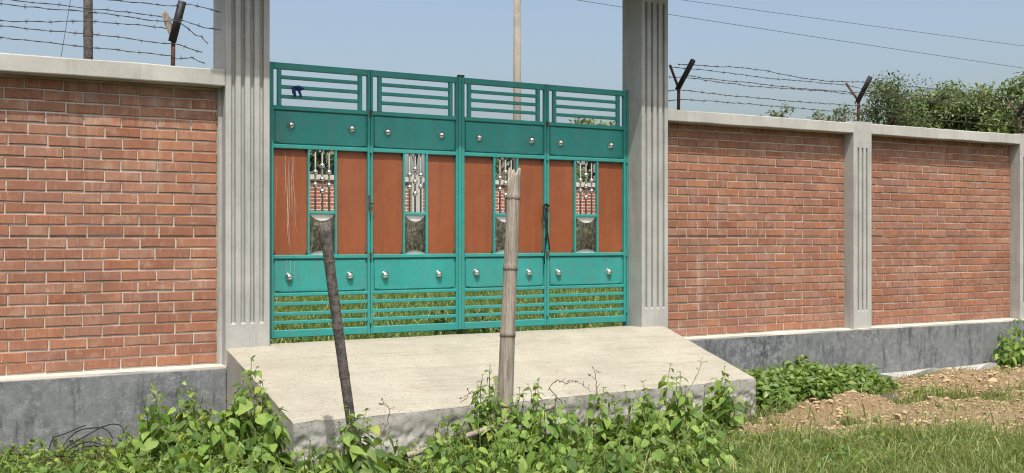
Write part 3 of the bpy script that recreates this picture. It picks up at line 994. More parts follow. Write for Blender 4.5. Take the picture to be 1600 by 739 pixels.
strand("topmost barbed wire strand over the left wall", [(-160,-30,yo),(0,-14,yo),(100,-6,yo),(170,0,yo),(224,5.5,yo),(245,8,yo),(272,10.5,yo),(280,9,yo),(297,7,yo+.1),(330,16,7.8),(345,20,7.86)], WL, 1)
strand("second barbed wire strand from the top over the left wall", [(-160,-20,yi),(0,-2,yi),(50,4,yi),(132,13,yi),(200,20,yi),(235,25,yi),(262,29.5,yi),(282,32,7.9),(300,38,7.85),(318,44,7.85),(346,48,7.87)], WL, 2)
strand("third barbed wire strand from the top over the left wall", [(-160,-10,7.9),(0,7,7.9),(130,19,7.9),(200,26,7.9),(230,32,7.9),(260,34,7.9),(278,34,7.88),(284,38,7.88),(305,55,7.9),(315,58,7.9),(325,69,7.86)], WL, 3)
strand("fourth barbed wire strand from the top over the left wall", [(-160,28,8.0),(0,33,8.0),(60,35,8.0),(130,33,8.0),(200,39,8.0),(215,39,8.0),(240,42,8.0),(262,46,8.0)], WL, 4)
strand("fifth barbed wire strand from the top over the left wall", [(-160,26,7.94),(0,41,7.94),(135,54,7.94),(200,61,7.94),(240,66.5,7.94),(270,69,7.94),(288,73,7.95),(300,78,7.97),(316,82,7.98)], WL, 5)
strand("lowest barbed wire strand over the left wall", [(-160,42,7.94),(0,59,7.94),(135,74,7.94),(200,81,7.94),(235,85,7.94),(268,87.5,7.94),(277,93,7.95),(288,91.5,7.95),(300,91,7.97),(320,100,7.98)], WL, 6)
yo, yi = 7.78, 8.09
strand("topmost barbed wire strand over the right wall", [(1060,101,yo),(1083,102,yo),(1120,105,yo),(1160,106,yo),(1200,112,yo),(1260,124,yo),(1300,128,yo),(1356,129,yo),(1470,141,yo),(1605,157,yo),(1740,170,yo)], WR, 7)
strand("second barbed wire strand from the top over the right wall", [(1047,106,yi),(1090,109,yi),(1140,115,yi),(1190,122,yi),(1290,131,yi),(1324,134,yi),(1380,147,yi),(1480,151,yi),(1576,161,yi),(1740,178,yi)], WR, 8)
strand("third barbed wire strand from the top over the right wall", [(1072,119,yo+.1),(1110,124,yo+.1),(1170,130,yo+.1),(1240,138,yo+.1),(1350,146,yo+.1),(1480,157,yo+.1),(1600,168,yo+.1),(1740,182,yo+.1)], WR, 9)
strand("fourth barbed wire strand from the top over the right wall", [(1046,121,yi-.03),(1075,122,yi-.03),(1130,130,yi-.03),(1180,136,yi-.03),(1290,143,yi-.03),(1330,148,yi-.03),(1450,159,yi-.03),(1583,172,yi-.03),(1740,188,yi-.03)], WR, 10)
strand("fifth barbed wire strand from the top over the right wall", [(1045,143,7.94),(1060,141,7.94),(1150,151,7.94),(1250,160,7.94),(1341,166,7.94),(1470,178,7.94),(1592,189,7.94),(1740,203,7.94)], WR, 11)
strand("lowest barbed wire strand over the right wall", [(1045,158.5,7.94),(1060,156,7.94),(1110,159,7.94),(1180,164,7.94),(1341,178,7.94),(1470,189,7.94),(1592,198,7.94),(1740,211,7.94)], WR, 12)

# ------------------------------------------------------------------ poles, overhead wires
def px_at(u, v, d):
    r = (u-800)*d/FOC
    return Vector((r*math.cos(YAW)+d*math.sin(YAW), -r*math.sin(YAW)+d*math.cos(YAW), EYE-(v-371)*d/FOC))
p0 = px_at(808, 371, 30.0)
pole = thing("utility_pole", (p0.x, p0.y, .1), "tall concrete utility pole rising behind the gate", "pole", "utility poles")
obj("shaft", MB().tube([(p0.x, p0.y, -.2), (p0.x, p0.y, 9.6)], [.145, .10], 14), M['pole'], pole, True)
obj("crossarm", MB().box(p0.x-.05, p0.x+.05, p0.y-.9, p0.y+.9, 9.1, 9.2), M['rust'], pole)
pb2 = thing("utility_pole", (64, p0.y, .1), "utility pole carrying the overhead wires, past the right edge of the picture", "pole", "utility poles")
obj("shaft", MB().tube([(64, p0.y, -.2), (64, p0.y, 9.9)], [.15, .10], 12), M['pole'], pb2, True)
def cable(label, a, b, sag, r=.008):
    a, b = Vector(a), Vector(b); pts = []
    for k in range(41):
        t = k/40; p = a.lerp(b, t); p.z -= sag*4*t*(1-t); pts.append(p)
    tag(obj("overhead_wire", MB().tube(pts, r, 5), M['wire'], None, True), label, "wire", "overhead wires")
yy = p0.y
q0, q1 = at(895, 0, yy-.8), at(1600, 103, yy-.8)
q2 = q1+(q1-q0)*1.1
cable("lower of the two overhead wires crossing the sky", (p0.x, yy-.8, q0.z+(p0.x-q0.x)*(q1.z-q0.z)/(q1.x-q0.x)+.02), (64, yy-.8, q1.z+(64-q1.x)*(q1.z-q0.z)/(q1.x-q0.x)), .12)
q0, q1 = at(1081, 0, yy+.8), at(1600, 68, yy+.8)
cable("upper of the two overhead wires crossing the sky", (p0.x, yy+.8, q0.z+(p0.x-q0.x)*(q1.z-q0.z)/(q1.x-q0.x)), (64, yy+.8, q1.z+(64-q1.x)*(q1.z-q0.z)/(q1.x-q0.x)), .12)
a_, b_ = at(117, -40, 9.2), at(92, 110, 9.0)
tag(obj("guy_wire", MB().tube([a_+(a_-b_)*.5, b_+(b_-a_)*1.2], .0028, 5), M['wire']), "thin slanting guy wire behind the left wall", "wire")
o = bamboo("bamboo_pole", "", at(141, 600, 8.9), at(139, -60, 8.9), .039, .036, (.3, .55, .83), M['bamboo_dark'], .01, 21)
tag(o, "dark bamboo pole rising behind the left brick wall", "pole")

# ------------------------------------------------------------------ rear wall of the plot
rw = thing("rear_wall", (10, 22, .3), "distant brick wall with pale coping seen through the gate openings", "wall")
obj("wall_body", MB().box(-12, 34, 22.0, 22.12, .1, 2.82), M['backwall'], rw)
obj("coping", MB().box(-12, 34, 21.94, 22.2, 2.82, 2.93), M['ledge'], rw)
k = 0
for x in np.arange(-9.5, 34, 2.7):
    obj("pilaster", MB().cbox(x-.14, x+.14, 21.92, 22.2, .1, 2.985), M['coping'], rw); k += 1
for x, lab in ((9.4, "small forked wire post on the distant rear wall"), (12.1, "small forked wire post on the rear wall, hidden behind the bamboo post")):
    mb = MB().tube([(x, 22.05, 2.9), (x, 22.05, 3.25)], .022, 6).tube([(x, 22.05, 3.23), (x-.03, 21.85, 3.55)], .03, 6).tube([(x, 22.05, 3.23), (x, 22.28, 3.5)], .018, 6)
    tag(obj("rear_post", mb, M['rust']), lab, "fence post", "posts on the rear wall")

# ------------------------------------------------------------------ leaf meshes
def leaf_mesh(seed, L=1.0, W=.62, droop=.25, fold_=.16, curl=.1):
    """pointed heart-shaped leaf, base at origin, along +Y, upper side +Z, unit length"""
    r = random.Random(seed); mb = MB(); n = 8
    ts = [0, .06, .16, .30, .46, .62, .78, .90, 1.0]
    ws = [.14, .36, .48, .50, .43, .32, .19, .07, .0]
    tw = r.uniform(-.12, .12)
    for k, (t, w_) in enumerate(zip(ts, ws)):
        y = t*L; zc = -droop*t*t*L
        for s in (-1, -.55, 0, .55, 1):
            ww = w_*W*(1+r.uniform(-.07, .07))
            x = s*ww
            yy_ = y - (.05*abs(s) if k < 2 else 0)
            z = zc + fold_*abs(x)*(1 if abs(s) < .8 else .8) - curl*(x*x)*2 + tw*x*t + (r.uniform(-.012, .012) if abs(s) > .3 else 0)
            mb.v.append((x, yy_, z))
    for k in range(n):
        for i in range(4):
            a = k*5+i; mb.f.append((a, a+1, a+6, a+5))
    me = mesh_of(mb, "leaf")
    me.polygons.foreach_set("use_smooth", [True]*len(me.polygons))
    return me
LEAVES = []; LEAVES2 = []
for k in range(9):
    me = leaf_mesh(k, 1, random.Random(k).uniform(.52, .74), random.Random(k+50).uniform(.08, .40), random.Random(k+90).uniform(.05, .30))
    me.materials.append(M['leaf']); LEAVES.append(me)
for k in range(6):
    me = leaf_mesh(k+20, 1, random.Random(k).uniform(.34, .5), random.Random(k+50).uniform(.15, .5), random.Random(k+90).uniform(.1, .35))
    me.materials.append(M['leaf2']); LEAVES2.append(me)

def orient(pos, d, up, s):
    d = d.normalized(); n = (up-d*up.dot(d))
    if n.length < 1e-4: n = d.orthogonal()
    n.normalize(); x = d.cross(n)
    m = Matrix(((x.x, d.x, n.x, pos.x), (x.y, d.y, n.y, pos.y), (x.z, d.z, n.z, pos.z), (0, 0, 0, 1)))
    return m @ Matrix.Scale(s, 4)

def weed(label, stems, size=.105, seed=1, per=None, narrow=0.12, spacing=.043, grp="leafy weeds in front of the wall"):
    r = random.Random(seed)
    full = []
    for u, v, Y in stems:
        full.append((u, v, Y))
        full.append((u+r.uniform(-16, 16), v+r.uniform(8, 34), Y+r.uniform(-.10, .04)))
    tops = [at(*q) for q in full]
    tops = [q for q in tops if q.z > ground_z(q.x, q.y)+.05]
    bx = sum(t.x for t in tops)/len(tops); by = sum(t.y for t in tops)/len(tops)
    t_ = thing("leafy_weed", (bx, by, ground_z(bx, by)), label, "plant", grp)
    inv = Matrix.Translation(EMPTY_AT[t_]).inverted()
    sm = MB(); count = 0
    for tp in tops:
        k_ = r.uniform(.25, .6)
        b = Vector((tp.x+(bx-tp.x)*k_+r.uniform(-.05, .05), tp.y+(by-tp.y)*k_+r.uniform(-.05, .05), 0))
        b.z = ground_z(b.x, b.y)-.02
        L = (tp-b).length; lean = Vector((r.uniform(-.06, .06), r.uniform(-.06, .06), 0))
        path = []
        n = max(5, int(L/.05))
        for q in range(n+1):
            t = q/n; path.append(b.lerp(tp, t)+lean*math.sin(math.pi*t)+Vector((r.uniform(-.005, .005), r.uniform(-.005, .005), 0)))
        sm.tube(path, [.0058-.0038*q/n for q in range(n+1)], 5)
        az = r.uniform(0, 6.28)
        s = max(.10, L*.16); 
        while s < L and count < 296:
            t = s/L; p = path[min(n, int(t*n))]
            age = 1-.60*max(0, (t-.55)/.45)
            for side in (0, 1):
                if r.random() < .06: continue
                a = az+math.pi*side+r.uniform(-.5, .5)
                sz = 1.22*size*age*r.uniform(.55, 1.25)
                dn = r.uniform(.15, 1.25)*(1 if t < .9 else .4)
                out = Vector((math.cos(a), math.sin(a), 0))
                pe = p+out*(sz*r.uniform(.18, .5))+Vector((0, 0, r.uniform(.0, .03)))
                d = Vector((math.cos(a+r.uniform(-.5, .5))*math.cos(dn), math.sin(a+r.uniform(-.5, .5))*math.cos(dn), -math.sin(dn)))
                up = Vector((r.uniform(-.7, .6), r.uniform(-1.0, .35), 1))
                sm.tube([p, p.lerp(pe, .5)+Vector((0, 0, .006)), pe], [.0022, .0018, .0014], 4, False)
                o = bpy.data.objects.new("leaf", r.choice(LEAVES2 if r.random() < narrow else LEAVES))
                COL.objects.link(o); o.parent = t_; o.matrix_parent_inverse = inv
                o.matrix_basis = orient(pe, d, up, sz)
                count += 1
            az += math.pi/2+r.uniform(-.3, .3)
            s += spacing*r.uniform(.7, 1.3)
        # tip rosette
        for q in range(3):
            if count >= 296: break
            a = r.uniform(0, 6.28); d = Vector((math.cos(a), math.sin(a), r.uniform(-.2, .9)))
            o = bpy.data.objects.new("leaf", r.choice(LEAVES2)); COL.objects.link(o); o.parent = t_; o.matrix_parent_inverse = inv
            o.matrix_basis = orient(path[-1], d, Vector((0, 0, 1)), size*r.uniform(.25, .5)); count += 1
    obj("stem", sm, M['stem'], t_, True)
    return t_

def row(us, vs, Y0, Y1, seed):
    r = random.Random(seed); return [(u, v, r.uniform(Y0, Y1)) for u, v in zip(us, vs)]

weed("leafy weed against the dark plinth left of the ramp, with a drooping tip", row([236,250,262,245,232], [596,612,640,668,690], 6.7, 7.2, 1), .105, 1)
weed("bushy weed with a thin bare shoot before the left plinth", row([290,300,318,285,305,330], [588,604,618,640,660,650], 6.55, 7.05, 2), .105, 2)
weed("leafy weed at the foot of the left gate pillar, tallest of the left clump", row([392,402,410,384,398,372,380], [560,572,598,590,620,606,640], 6.55, 6.80, 3), .105, 3)
weed("leafy weed hugging the left edge of the ramp, low on the slope", row([425,436,446,418,432,452], [628,640,668,662,690,700], 6.0, 6.15, 4), .10, 4)
weed("dense weed in the middle of the left clump", row([330,350,362,342,320,356,336], [640,648,668,680,690,700,712], 6.1, 6.6, 5), .112, 5)
weed("broad leaved weed at the bottom of the left clump", row([275,292,312,260,300,284], [668,680,694,690,716,724], 5.9, 6.4, 6), .118, 6)
weed("low weed left of the left clump, before the dark plinth", row([196,205,222,214,190], [668,682,690,712,716], 6.2, 6.7, 7), .105, 7)
weed("low weed right of the left clump, below the ramp corner", row([380,400,418,392,366,410,436], [690,676,700,716,722,724,722], 5.7, 6.0, 8), .105, 8)
weed("tiny leafy weed near the bottom left corner", row([30,52,70,100], [704,712,700,716], 6.3, 6.7, 9), .085, 9)
weed("broad leaved weed at the bottom left, right of the tiny weed", row([112,126,140,156,170,134,160], [706,698,710,702,690,722,720], 5.9, 6.4, 51), .10, 51)
weed("low weed in the bottom left corner, at the picture's edge", row([-6,8,22,40,56,14,48], [700,708,716,722,714,730,732], 5.9, 6.3, 52), .09, 52)
weed("weed with narrow drooping leaves around the thin dark bamboo post", row([545,530,556,518,540,572], [636,660,652,684,690,640], 5.30, 5.50, 10), .11, 10, None, .35, .046)
weed("low weed right of the thin dark bamboo post, before the ramp face", row([606,596,620,612,586,630], [676,694,690,712,716,720], 5.6, 5.9, 11), .105, 11, None, .3)
weed("low weed left of the thin dark bamboo post", row([486,500,512,476,470,508], [688,700,716,712,724,730], 5.6, 5.9, 12), .10, 12)
weed("climbing weed wrapped around the thick pale bamboo post", row([742,752,766,770,760,778,748], [612,596,570,600,626,618,640], 5.98, 6.06, 13), .075, 13, None, .1, .034)
weed("small leaved weed tangle left of the thick pale bamboo post", row([690,704,716,726,700,712,684,730], [650,640,648,660,674,684,690,690], 5.7, 5.95, 14), .075, 14, None, .1, .034)
weed("yellowish low weed beside the lying bamboo stick", row([650,664,676,690,656,680,640,668], [704,696,708,704,722,724,726,734], 5.35, 5.6, 15), .075, 15, None, .1, .034)
weed("weed clump just right of the thick pale bamboo post", row([800,812,826,842,818,806,834], [616,606,600,592,636,650,650], 5.75, 5.98, 16), .082, 16, None, .1, .036)
weed("broad leaved weed below the thick pale bamboo post", row([760,776,792,806,784,768,800], [656,668,660,676,700,708,716], 5.4, 5.7, 17), .092, 17)
weed("dense weed before the ramp edge, second clump right of the pale post", row([868,884,896,876,858,890,904], [616,626,640,656,664,676,690], 5.6, 5.9, 18), .090, 18, None, .1, .04)
weed("broad leaved weed at the bottom below the dense second clump", row([838,852,870,846,880,862], [684,700,690,722,716,730], 5.2, 5.5, 19), .105, 19)
weed("weed with twiggy shoots reaching over the ramp edge", row([932,944,956,938,926,950,962], [612,604,618,640,660,664,680], 5.75, 6.0, 20), .085, 20, None, .2, .038)
weed("tall weed before the ramp edge with an upright rosette tip", row([976,990,1004,1000,984,996,968], [602,610,596,636,650,672,690], 5.75, 6.05, 21), .09, 21, None, .1, .038)
weed("upright weed standing highest before the ramp, pointed tip", row([1048,1056,1066,1040,1052,1060], [568,590,606,622,640,664], 5.85, 6.1, 22), .10, 22, None, .25)
weed("weed with big pale leaves just left of the ramp's right corner", row([1102,1118,1132,1140,1126,1110], [602,590,572,596,616,640], 5.95, 6.2, 23), .115, 23, None, .15)
weed("spreading weed low before the ramp, near the grass", row([1070,1086,1100,1112,1092,1076,1104], [652,660,668,690,700,690,716], 5.4, 5.75, 24), .092, 24)
weed("weed with a bright green crown low in front of the highest weed", row([1014,1030,1044,1022,1036,1006], [660,672,690,700,716,716], 5.25, 5.6, 25), .10, 25, None, .15)
weed("low narrow leaved weed at the bottom beneath the twiggy weed", row([920,938,952,972,930,960,984], [690,700,712,704,726,728,724], 5.1, 5.45, 26), .11, 26, None, .5)
weed("weed growing against the plinth at the far right", row([1566,1578,1590,1600,1572,1586,1596,1612], [516,504,496,505,540,530,548,520], 7.5, 7.7, 27), .085, 27, None, .1, .034)
weed("dark weed behind the gate's centre, seen through the lower bars", row([690,706,724,742,760,776,790], [470,482,476,488,480,492,486], 8.9, 9.6, 31), .10, 31, None, .2, .04, "leafy weeds inside the plot")
weed("front row weed at the bottom, below the tangle left of the pale post", row([700,716,730,744,722,708], [690,684,700,690,716,724], 5.0, 5.3, 41), .085, 41, None, .1, .038)
weed("front row weed at the bottom, straight below the pale bamboo post", row([770,786,800,816,794,778], [700,690,704,694,720,726], 4.95, 5.2, 42), .10, 42)
weed("front row weed at the bottom, under the second clump right of the pale post", row([890,906,922,900,914,880], [686,694,704,716,726,720], 4.95, 5.2, 43), .10, 43)
weed("front row weed at the bottom, under the rosette tipped weed", row([960,976,990,1002,984,968], [676,668,684,700,716,720], 4.95, 5.25, 44), .098, 44)
weed("front row weed at the bottom, between the highest weed and the grass", row([1050,1066,1082,1096,1072,1058], [690,680,694,704,720,724], 4.9, 5.15, 45), .10, 45)
weed("middle row weed filling the gap behind the front row, right of centre", row([1000,1020,1036,1080,1094,1010,1084], [630,640,624,626,636,660,660], 5.55, 5.85, 46), .092, 46, None, .1, .04)
weed("middle row weed filling the gap before the ramp face, left of the twiggy weed", row([850,866,906,918,846,912,830], [630,640,626,640,656,664,666], 5.5, 5.8, 47), .088, 47, None, .1, .038)
weed("front row weed at the bottom of the left clump, nearest the camera", row([236,252,330,344,400,246,338,392], [706,714,704,716,706,730,730,730], 5.5, 5.75, 48), .108, 48)
weed("short weed at the bottom right of the leafy row, beside the grass", row([1112,1126,1140,1132,1118,1146,1104], [652,664,680,704,690,712,716], 5.0, 5.4, 28), .105, 28)

# bare wiry shoots over the ramp edge
for k, (lab, pts) in enumerate([
    ("bare curling shoot over the ramp edge left of the lying stick", [(590,690,5.9),(606,660,5.9),(609,640,5.9),(603,630,5.9),(594,632,5.9)]),
    ("dry twisted vine shoot spreading over the ramp edge", [(880,630,5.95),(858,606,5.95),(870,592,5.95),(884,598,5.95),(900,594,5.95),(912,602,5.95),(924,612,5.95)]),
    ("thin bare shoot reaching up before the ramp, right half", [(935,640,5.95),(932,600,5.95),(929,578,5.95),(940,582,5.95)]),
    ("curly pale vine shoot rising from the highest weed", [(1075,610,6.0),(1088,588,6.0),(1097,566,6.0),(1090,562,6.0)]),
    ("thin bare shoot left of the thick pale post", [(744,620,6.0),(738,610,6.0),(728,622,6.0),(719,628,6.0)])]):
    mb = MB(); P = [at(*p) for p in pts]; r = random.Random(k+70); path = []
    for a, b in zip(P[:-1], P[1:]):
        for q in range(5): path.append(a.lerp(b, q/5)+Vector((r.uniform(-.004, .004), r.uniform(-.006, .006), r.uniform(-.004, .004))))
    path.append(P[-1]); mb.tube(path, [.0034-.0020*q/len(path) for q in range(len(path))], 5)
    for p in path[4::3]:
        e = Vector((r.uniform(-1, 1), r.uniform(-1, .3), r.uniform(-.3, 1))).normalized()*r.uniform(.02, .05)
        mb.tube([p, p+e*.6+Vector((0, 0, .004)), p+e], [.0020, .0016, .0008], 4, False)
        mb.quad(p+e, p+e+Vector((.006, 0, .008)), p+e*1.5, p+e+Vector((-.004, .004, -.006)))
    tag(obj("vine_shoot", mb, M['stem_dry'] if k != 3 else M['stem'], None, True), lab, "vine", "bare vine shoots")

# ------------------------------------------------------------------ stuff: low leaves, ground cover, grass
def leaf_cloud(name, mat, pts, size, seed, kindlabel, aspect=.62, flat=.5):
    """pts: iterable of (x,y,z); each becomes a small pointed, folded leaf of two wings"""
    r = np.random.default_rng(seed); P = np.array(pts); n = len(P)
    az = r.uniform(0, 2*np.pi, n); el = r.normal(-.1, flat, n); s = size*r.uniform(.55, 1.3, n)
    d = np.stack([np.cos(az)*np.cos(el), np.sin(az)*np.cos(el), np.sin(el)], 1)
    up = np.stack([r.normal(-.1, .35, n), r.normal(-.25, .35, n), np.ones(n)], 1)
    x = np.cross(d, up); x /= np.linalg.norm(x, axis=1)[:, None]
    nn = np.cross(x, d)
    V = np.empty((n, 6, 3)); S = s[:, None]
    V[:, 0] = P
    V[:, 1] = P + d*S*.42 + x*S*aspect*.5 + nn*S*.07
    V[:, 2] = P + d*S*.95 + x*S*.02 - nn*S*.10
    V[:, 3] = P + d*S*.42 - x*S*aspect*.5 + nn*S*.07
    V[:, 4] = P + d*S*.15 + x*S*aspect*.36 + nn*S*.05
    V[:, 5] = P + d*S*.15 - x*S*aspect*.36 + nn*S*.05
    base = (np.arange(n)*6)[:, None]
    F = np.concatenate([base+np.array([[0, 4, 1, 2]]), base+np.array([[0, 2, 3, 5]])], 0)
    me = bpy.data.meshes.new(name)
    me.from_pydata(V.reshape(-1, 3).tolist(), [], F.tolist())
    o = put(name, me, None, None, mat)
    tag(o, kindlabel[0], kindlabel[1], None, "stuff")
    return o

def blades(name, mat, pts, h, w, seed, kl, bend=.6):
    r = np.random.default_rng(seed); P = np.array(pts); n = len(P)
    hh = h(r, P); az = r.uniform(0, 2*np.pi, n); bd = r.uniform(.1, bend, n)
    o_ = np.stack([np.cos(az), np.sin(az), np.zeros(n)], 1)
    fa = r.uniform(0, 2*np.pi, n); sx = np.stack([np.cos(fa), np.sin(fa), np.zeros(n)], 1)
    W = (w*r.uniform(.6, 1.3, n))[:, None]; H_ = hh[:, None]; z = np.array([0, 0, 1.0])
    p1 = P+z*H_*.45+o_*H_*(bd*.25)[:, None]
    p2 = P+z*H_*(.80-.15*bd)[:, None]+o_*H_*(bd*.65)[:, None]
    p3 = P+z*H_*(1.0-.45*bd)[:, None]+o_*H_*(bd*1.1)[:, None]
    V = np.stack([P-sx*W, P+sx*W, p1-sx*W*.85, p1+sx*W*.85, p2-sx*W*.55, p2+sx*W*.55, p3], 1)
    base = (np.arange(n)*7)[:, None]
    q = np.concatenate([base+np.array([[0, 1, 3, 2]]), base+np.array([[2, 3, 5, 4]])], 0).tolist()
    t = (base+np.array([[4, 5, 6]])).tolist()
    me = bpy.data.meshes.new(name); me.from_pydata(V.reshape(-1, 3).tolist(), [], q+t)
    ob = put(name, me, None, None, mat); tag(ob, kl[0], kl[1], None, "stuff"); return ob

def in_ramp(x, y):
    return 1.78 < x < 5.95 and y > 6.12+(x-1.80)*.121-.01

# ground cover beside the ramp, against the right plinth
r = random.Random(99); pts = []
while len(pts) < 5200:
    x = r.uniform(5.95, 9.1); y = r.uniform(6.55, 7.83)
    cx = (x-7.0)/1.35; cy = (y-7.35)/.62
    e = cx*cx+cy*cy+.9*noise.noise(Vector((x*2.6, y*3.0, 4)))+.35*noise.noise(Vector((x*8, y*8, 4)))
    if e > 1 or in_ramp(x, y) or soil_at(x, y) > .4: continue
    hmax = .05+.20*max(0, 1-e)**.6*(.6+.6*noise.noise(Vector((x*3, y*3, 2)))+.3)
    pts.append((x, y, ground_z(x, y)+hmax*(r.random()**.5)*(1.25 if r.random() < .06 else 1)))
leaf_cloud("ground_cover", M['cover'], pts, .075, 3, ("dense green ground cover between the ramp and the right plinth", "ground cover"))

# low weeds filling in under the leafy plants and along the left plinth
pts = []
while len(pts) < 11000:
    x = r.uniform(-.3, 8.2); y = r.uniform(4.5, 7.82)
    if in_ramp(x, y): continue
    u_c = x-y*.32
    if x < 3.6 and y < 4.9: continue
    m = noise.noise(Vector((x*1.7, y*1.7, 7)))
    if x < 1.7 and y > 6.9+.2*m: 
        if r.random() < .55: continue
    if x > 4.6 and (y > 6.6 or soil_at(x, y) > .2 or r.random() < min(.72, (x-4.6)*.9)): continue
    pts.append((x, y, ground_z(x, y)+(.02+.14*r.random()**.7)*(.75+.6*m)))
leaf_cloud("low_weeds", M['lowleaf'], pts, .048, 4, ("low carpet of small leaved weeds beneath the leafy plants", "ground cover"))

# grass outside
pts = []
while len(pts) < 60000:
    x = r.uniform(.0, 11.5); y = r.uniform(3.6, 7.83)
    if in_ramp(x, y): continue
    dpt = x*math.sin(YAW)+y*math.cos(YAW); lat = x*math.cos(YAW)-y*math.sin(YAW)
    if abs(lat) > dpt*.58 or dpt < 5.1: continue
    s = soil_at(x, y)
    if lat/dpt*1600+800 < 1110 and r.random() < .65: continue
    if r.random() < s*.94: continue
    if y > 7.4 and x > 8.6 and r.random() < .6: continue
    m = noise.noise(Vector((x*2.5, y*2.5, 12)))
    if m < -.15 and r.random() < .75: continue
    pts.append((x, y, ground_z(x, y)-.005))
def gh(rg, P):
    near = np.clip((6.1-P[:, 1])/1.0, 0, 1)
    base = .045+.085*near
    return base*rg.uniform(.5, 1.5, len(P))*(1+.8*(rg.random(len(P)) > .96))
coarse = [p for p in pts if r.random() < .075 and p[1] < 6.7]
blades("coarse_grass", M['coarse'], coarse, lambda rg, P: rg.uniform(.08, .24, len(P)), .0050, 15, ("coarse pale grass blades standing out of the front grass", "grass"), 1.1)
blades("grass", M['grass'], pts, gh, .0030, 5, ("green grass in front of the wall and ramp", "grass"), .8)

# grass inside the plot
pts = []
while len(pts) < 46000:
    y = 8.1+13.7*r.random()**.9; x = r.uniform(.27*y-.3, .70*y+.6)
    if y < 8.35: continue
    pts.append((x, y, ground_z(x, y)-.01))
def fh(rg, P): return .19*np.ones(len(P))*rg.uniform(.5, 1.5, len(P))
blades("field_grass", M['field'], pts, fh, .011, 6, ("sunlit grass inside the plot seen through the gate", "grass"), .8)

# clods of soil
pts = []; cb = MB()
while len(pts) < 9000:
    x = r.uniform(5.0, 11); y = r.uniform(4.6, 7.6)
    if soil_at(x, y) < r.uniform(.15, .6) or in_ramp(x, y): continue
    z = ground_z(x, y)+soil_relief(x, y, soil_at(x, y)); s = (.004+.016*r.random()**4) if r.random() < .985 else r.uniform(.018, .042); pts.append(1)
    i0 = len(cb.v)
    for a in ((1,0,0),(-1,0,0),(0,1,0),(0,-1,0),(0,0,1),(0,0,-1),(.7,.7,.5),(-.7,.6,.55),(.6,-.7,.5),(-.6,-.7,.55)):
        k = s*r.uniform(.5, 1.3)
        cb.v.append((x+a[0]*k, y+a[1]*k, z+.1*s+a[2]*k*.75))
    for f in ((4,6,7),(4,7,9),(4,9,8),(4,8,6),(6,0,2),(6,2,7),(7,2,1),(7,1,9),(9,1,3),(9,3,8),(8,3,0),(8,0,6),(0,5,2),(2,5,1),(1,5,3),(3,5,0)):
        cb.f.append(tuple(i0+q for q in f))
tag(obj("soil_clods", cb, M['clod']), "loose crumbly clods of tan soil on the dug strip", "soil", None, "stuff")
for k, (u, v, s, lab) in enumerate([(1388, 624, .075, "dark stone lying on the soil below the right plinth"), (1418, 688, .07, "dark stone half sunk in the soil near the front grass"),
                                    (1200, 690, .05, "dark brown clod beside the tan mound by the ramp corner"), (1285, 668, .05, "dark clod in the middle of the dug strip")]):
    g = Vector(px_at(u, v, (EYE-.10)*FOC/(v-371))); mb = MB()
    n_, m_ = 12, 8
    for i in range(m_+1):
        th = math.pi*i/m_
        for j in range(n_):
            ph = 2*math.pi*j/n_; q = s*(1+.35*noise.noise(Vector((math.cos(ph)*1.7+k*5, math.sin(ph)*1.7, th*1.6))))
            mb.v.append((g.x+q*1.3*math.sin(th)*math.cos(ph), g.y+q*math.sin(th)*math.sin(ph), ground_z(g.x, g.y)+.03+q*.55*math.cos(th)))
    for i in range(m_):
        for j in range(n_):
            j2 = (j+1) % n_; mb.f.append((i*n_+j, (i+1)*n_+j, (i+1)*n_+j2, i*n_+j2))
    tag(obj("stone", mb, M['stone']), lab, "stone", "dark stones on the soil")

# black cables by the left plinth
cb = MB()
for k, pts_ in enumerate([[(76,702,7.5),(84,684,7.5),(104,676,7.55),(122,668,7.6),(134,664,7.6)], [(92,712,7.45),(100,694,7.5),(112,680,7.55),(126,671,7.6),(146,668,7.6),(160,668,7.55),(170,674,7.5),(176,684,7.45)],
                          [(96,712,7.4),(106,697,7.45),(124,686,7.5),(142,676,7.55),(158,667,7.55),(176,662,7.55),(190,665,7.5),(194,676,7.45)], [(108,714,7.4),(120,703,7.4),(136,697,7.45),(160,697,7.5),(180,696,7.5),(196,706,7.45)],
                          [(100,712,7.4),(112,699,7.45),(130,691,7.5),(146,690,7.5),(166,698,7.45)]]):
    P = [at(*p) for p in pts_]; path = []
    for i in range(len(P)-1):
        p_1 = P[max(i-1, 0)]; p2_ = P[min(i+2, len(P)-1)]
        for q in range(6):
            t = q/6
            path.append(.5*((2*P[i])+(P[i+1]-p_1)*t+(2*p_1-5*P[i]+4*P[i+1]-p2_)*t*t+(3*P[i]-p_1-3*P[i+1]+p2_)*t**3))
    path.append(P[-1]); cb.tube(path, .0042, 6)
tag(obj("loose_cable", cb, M['cord'], None, True), "loose loops of black cable on the ground by the left plinth", "cable")

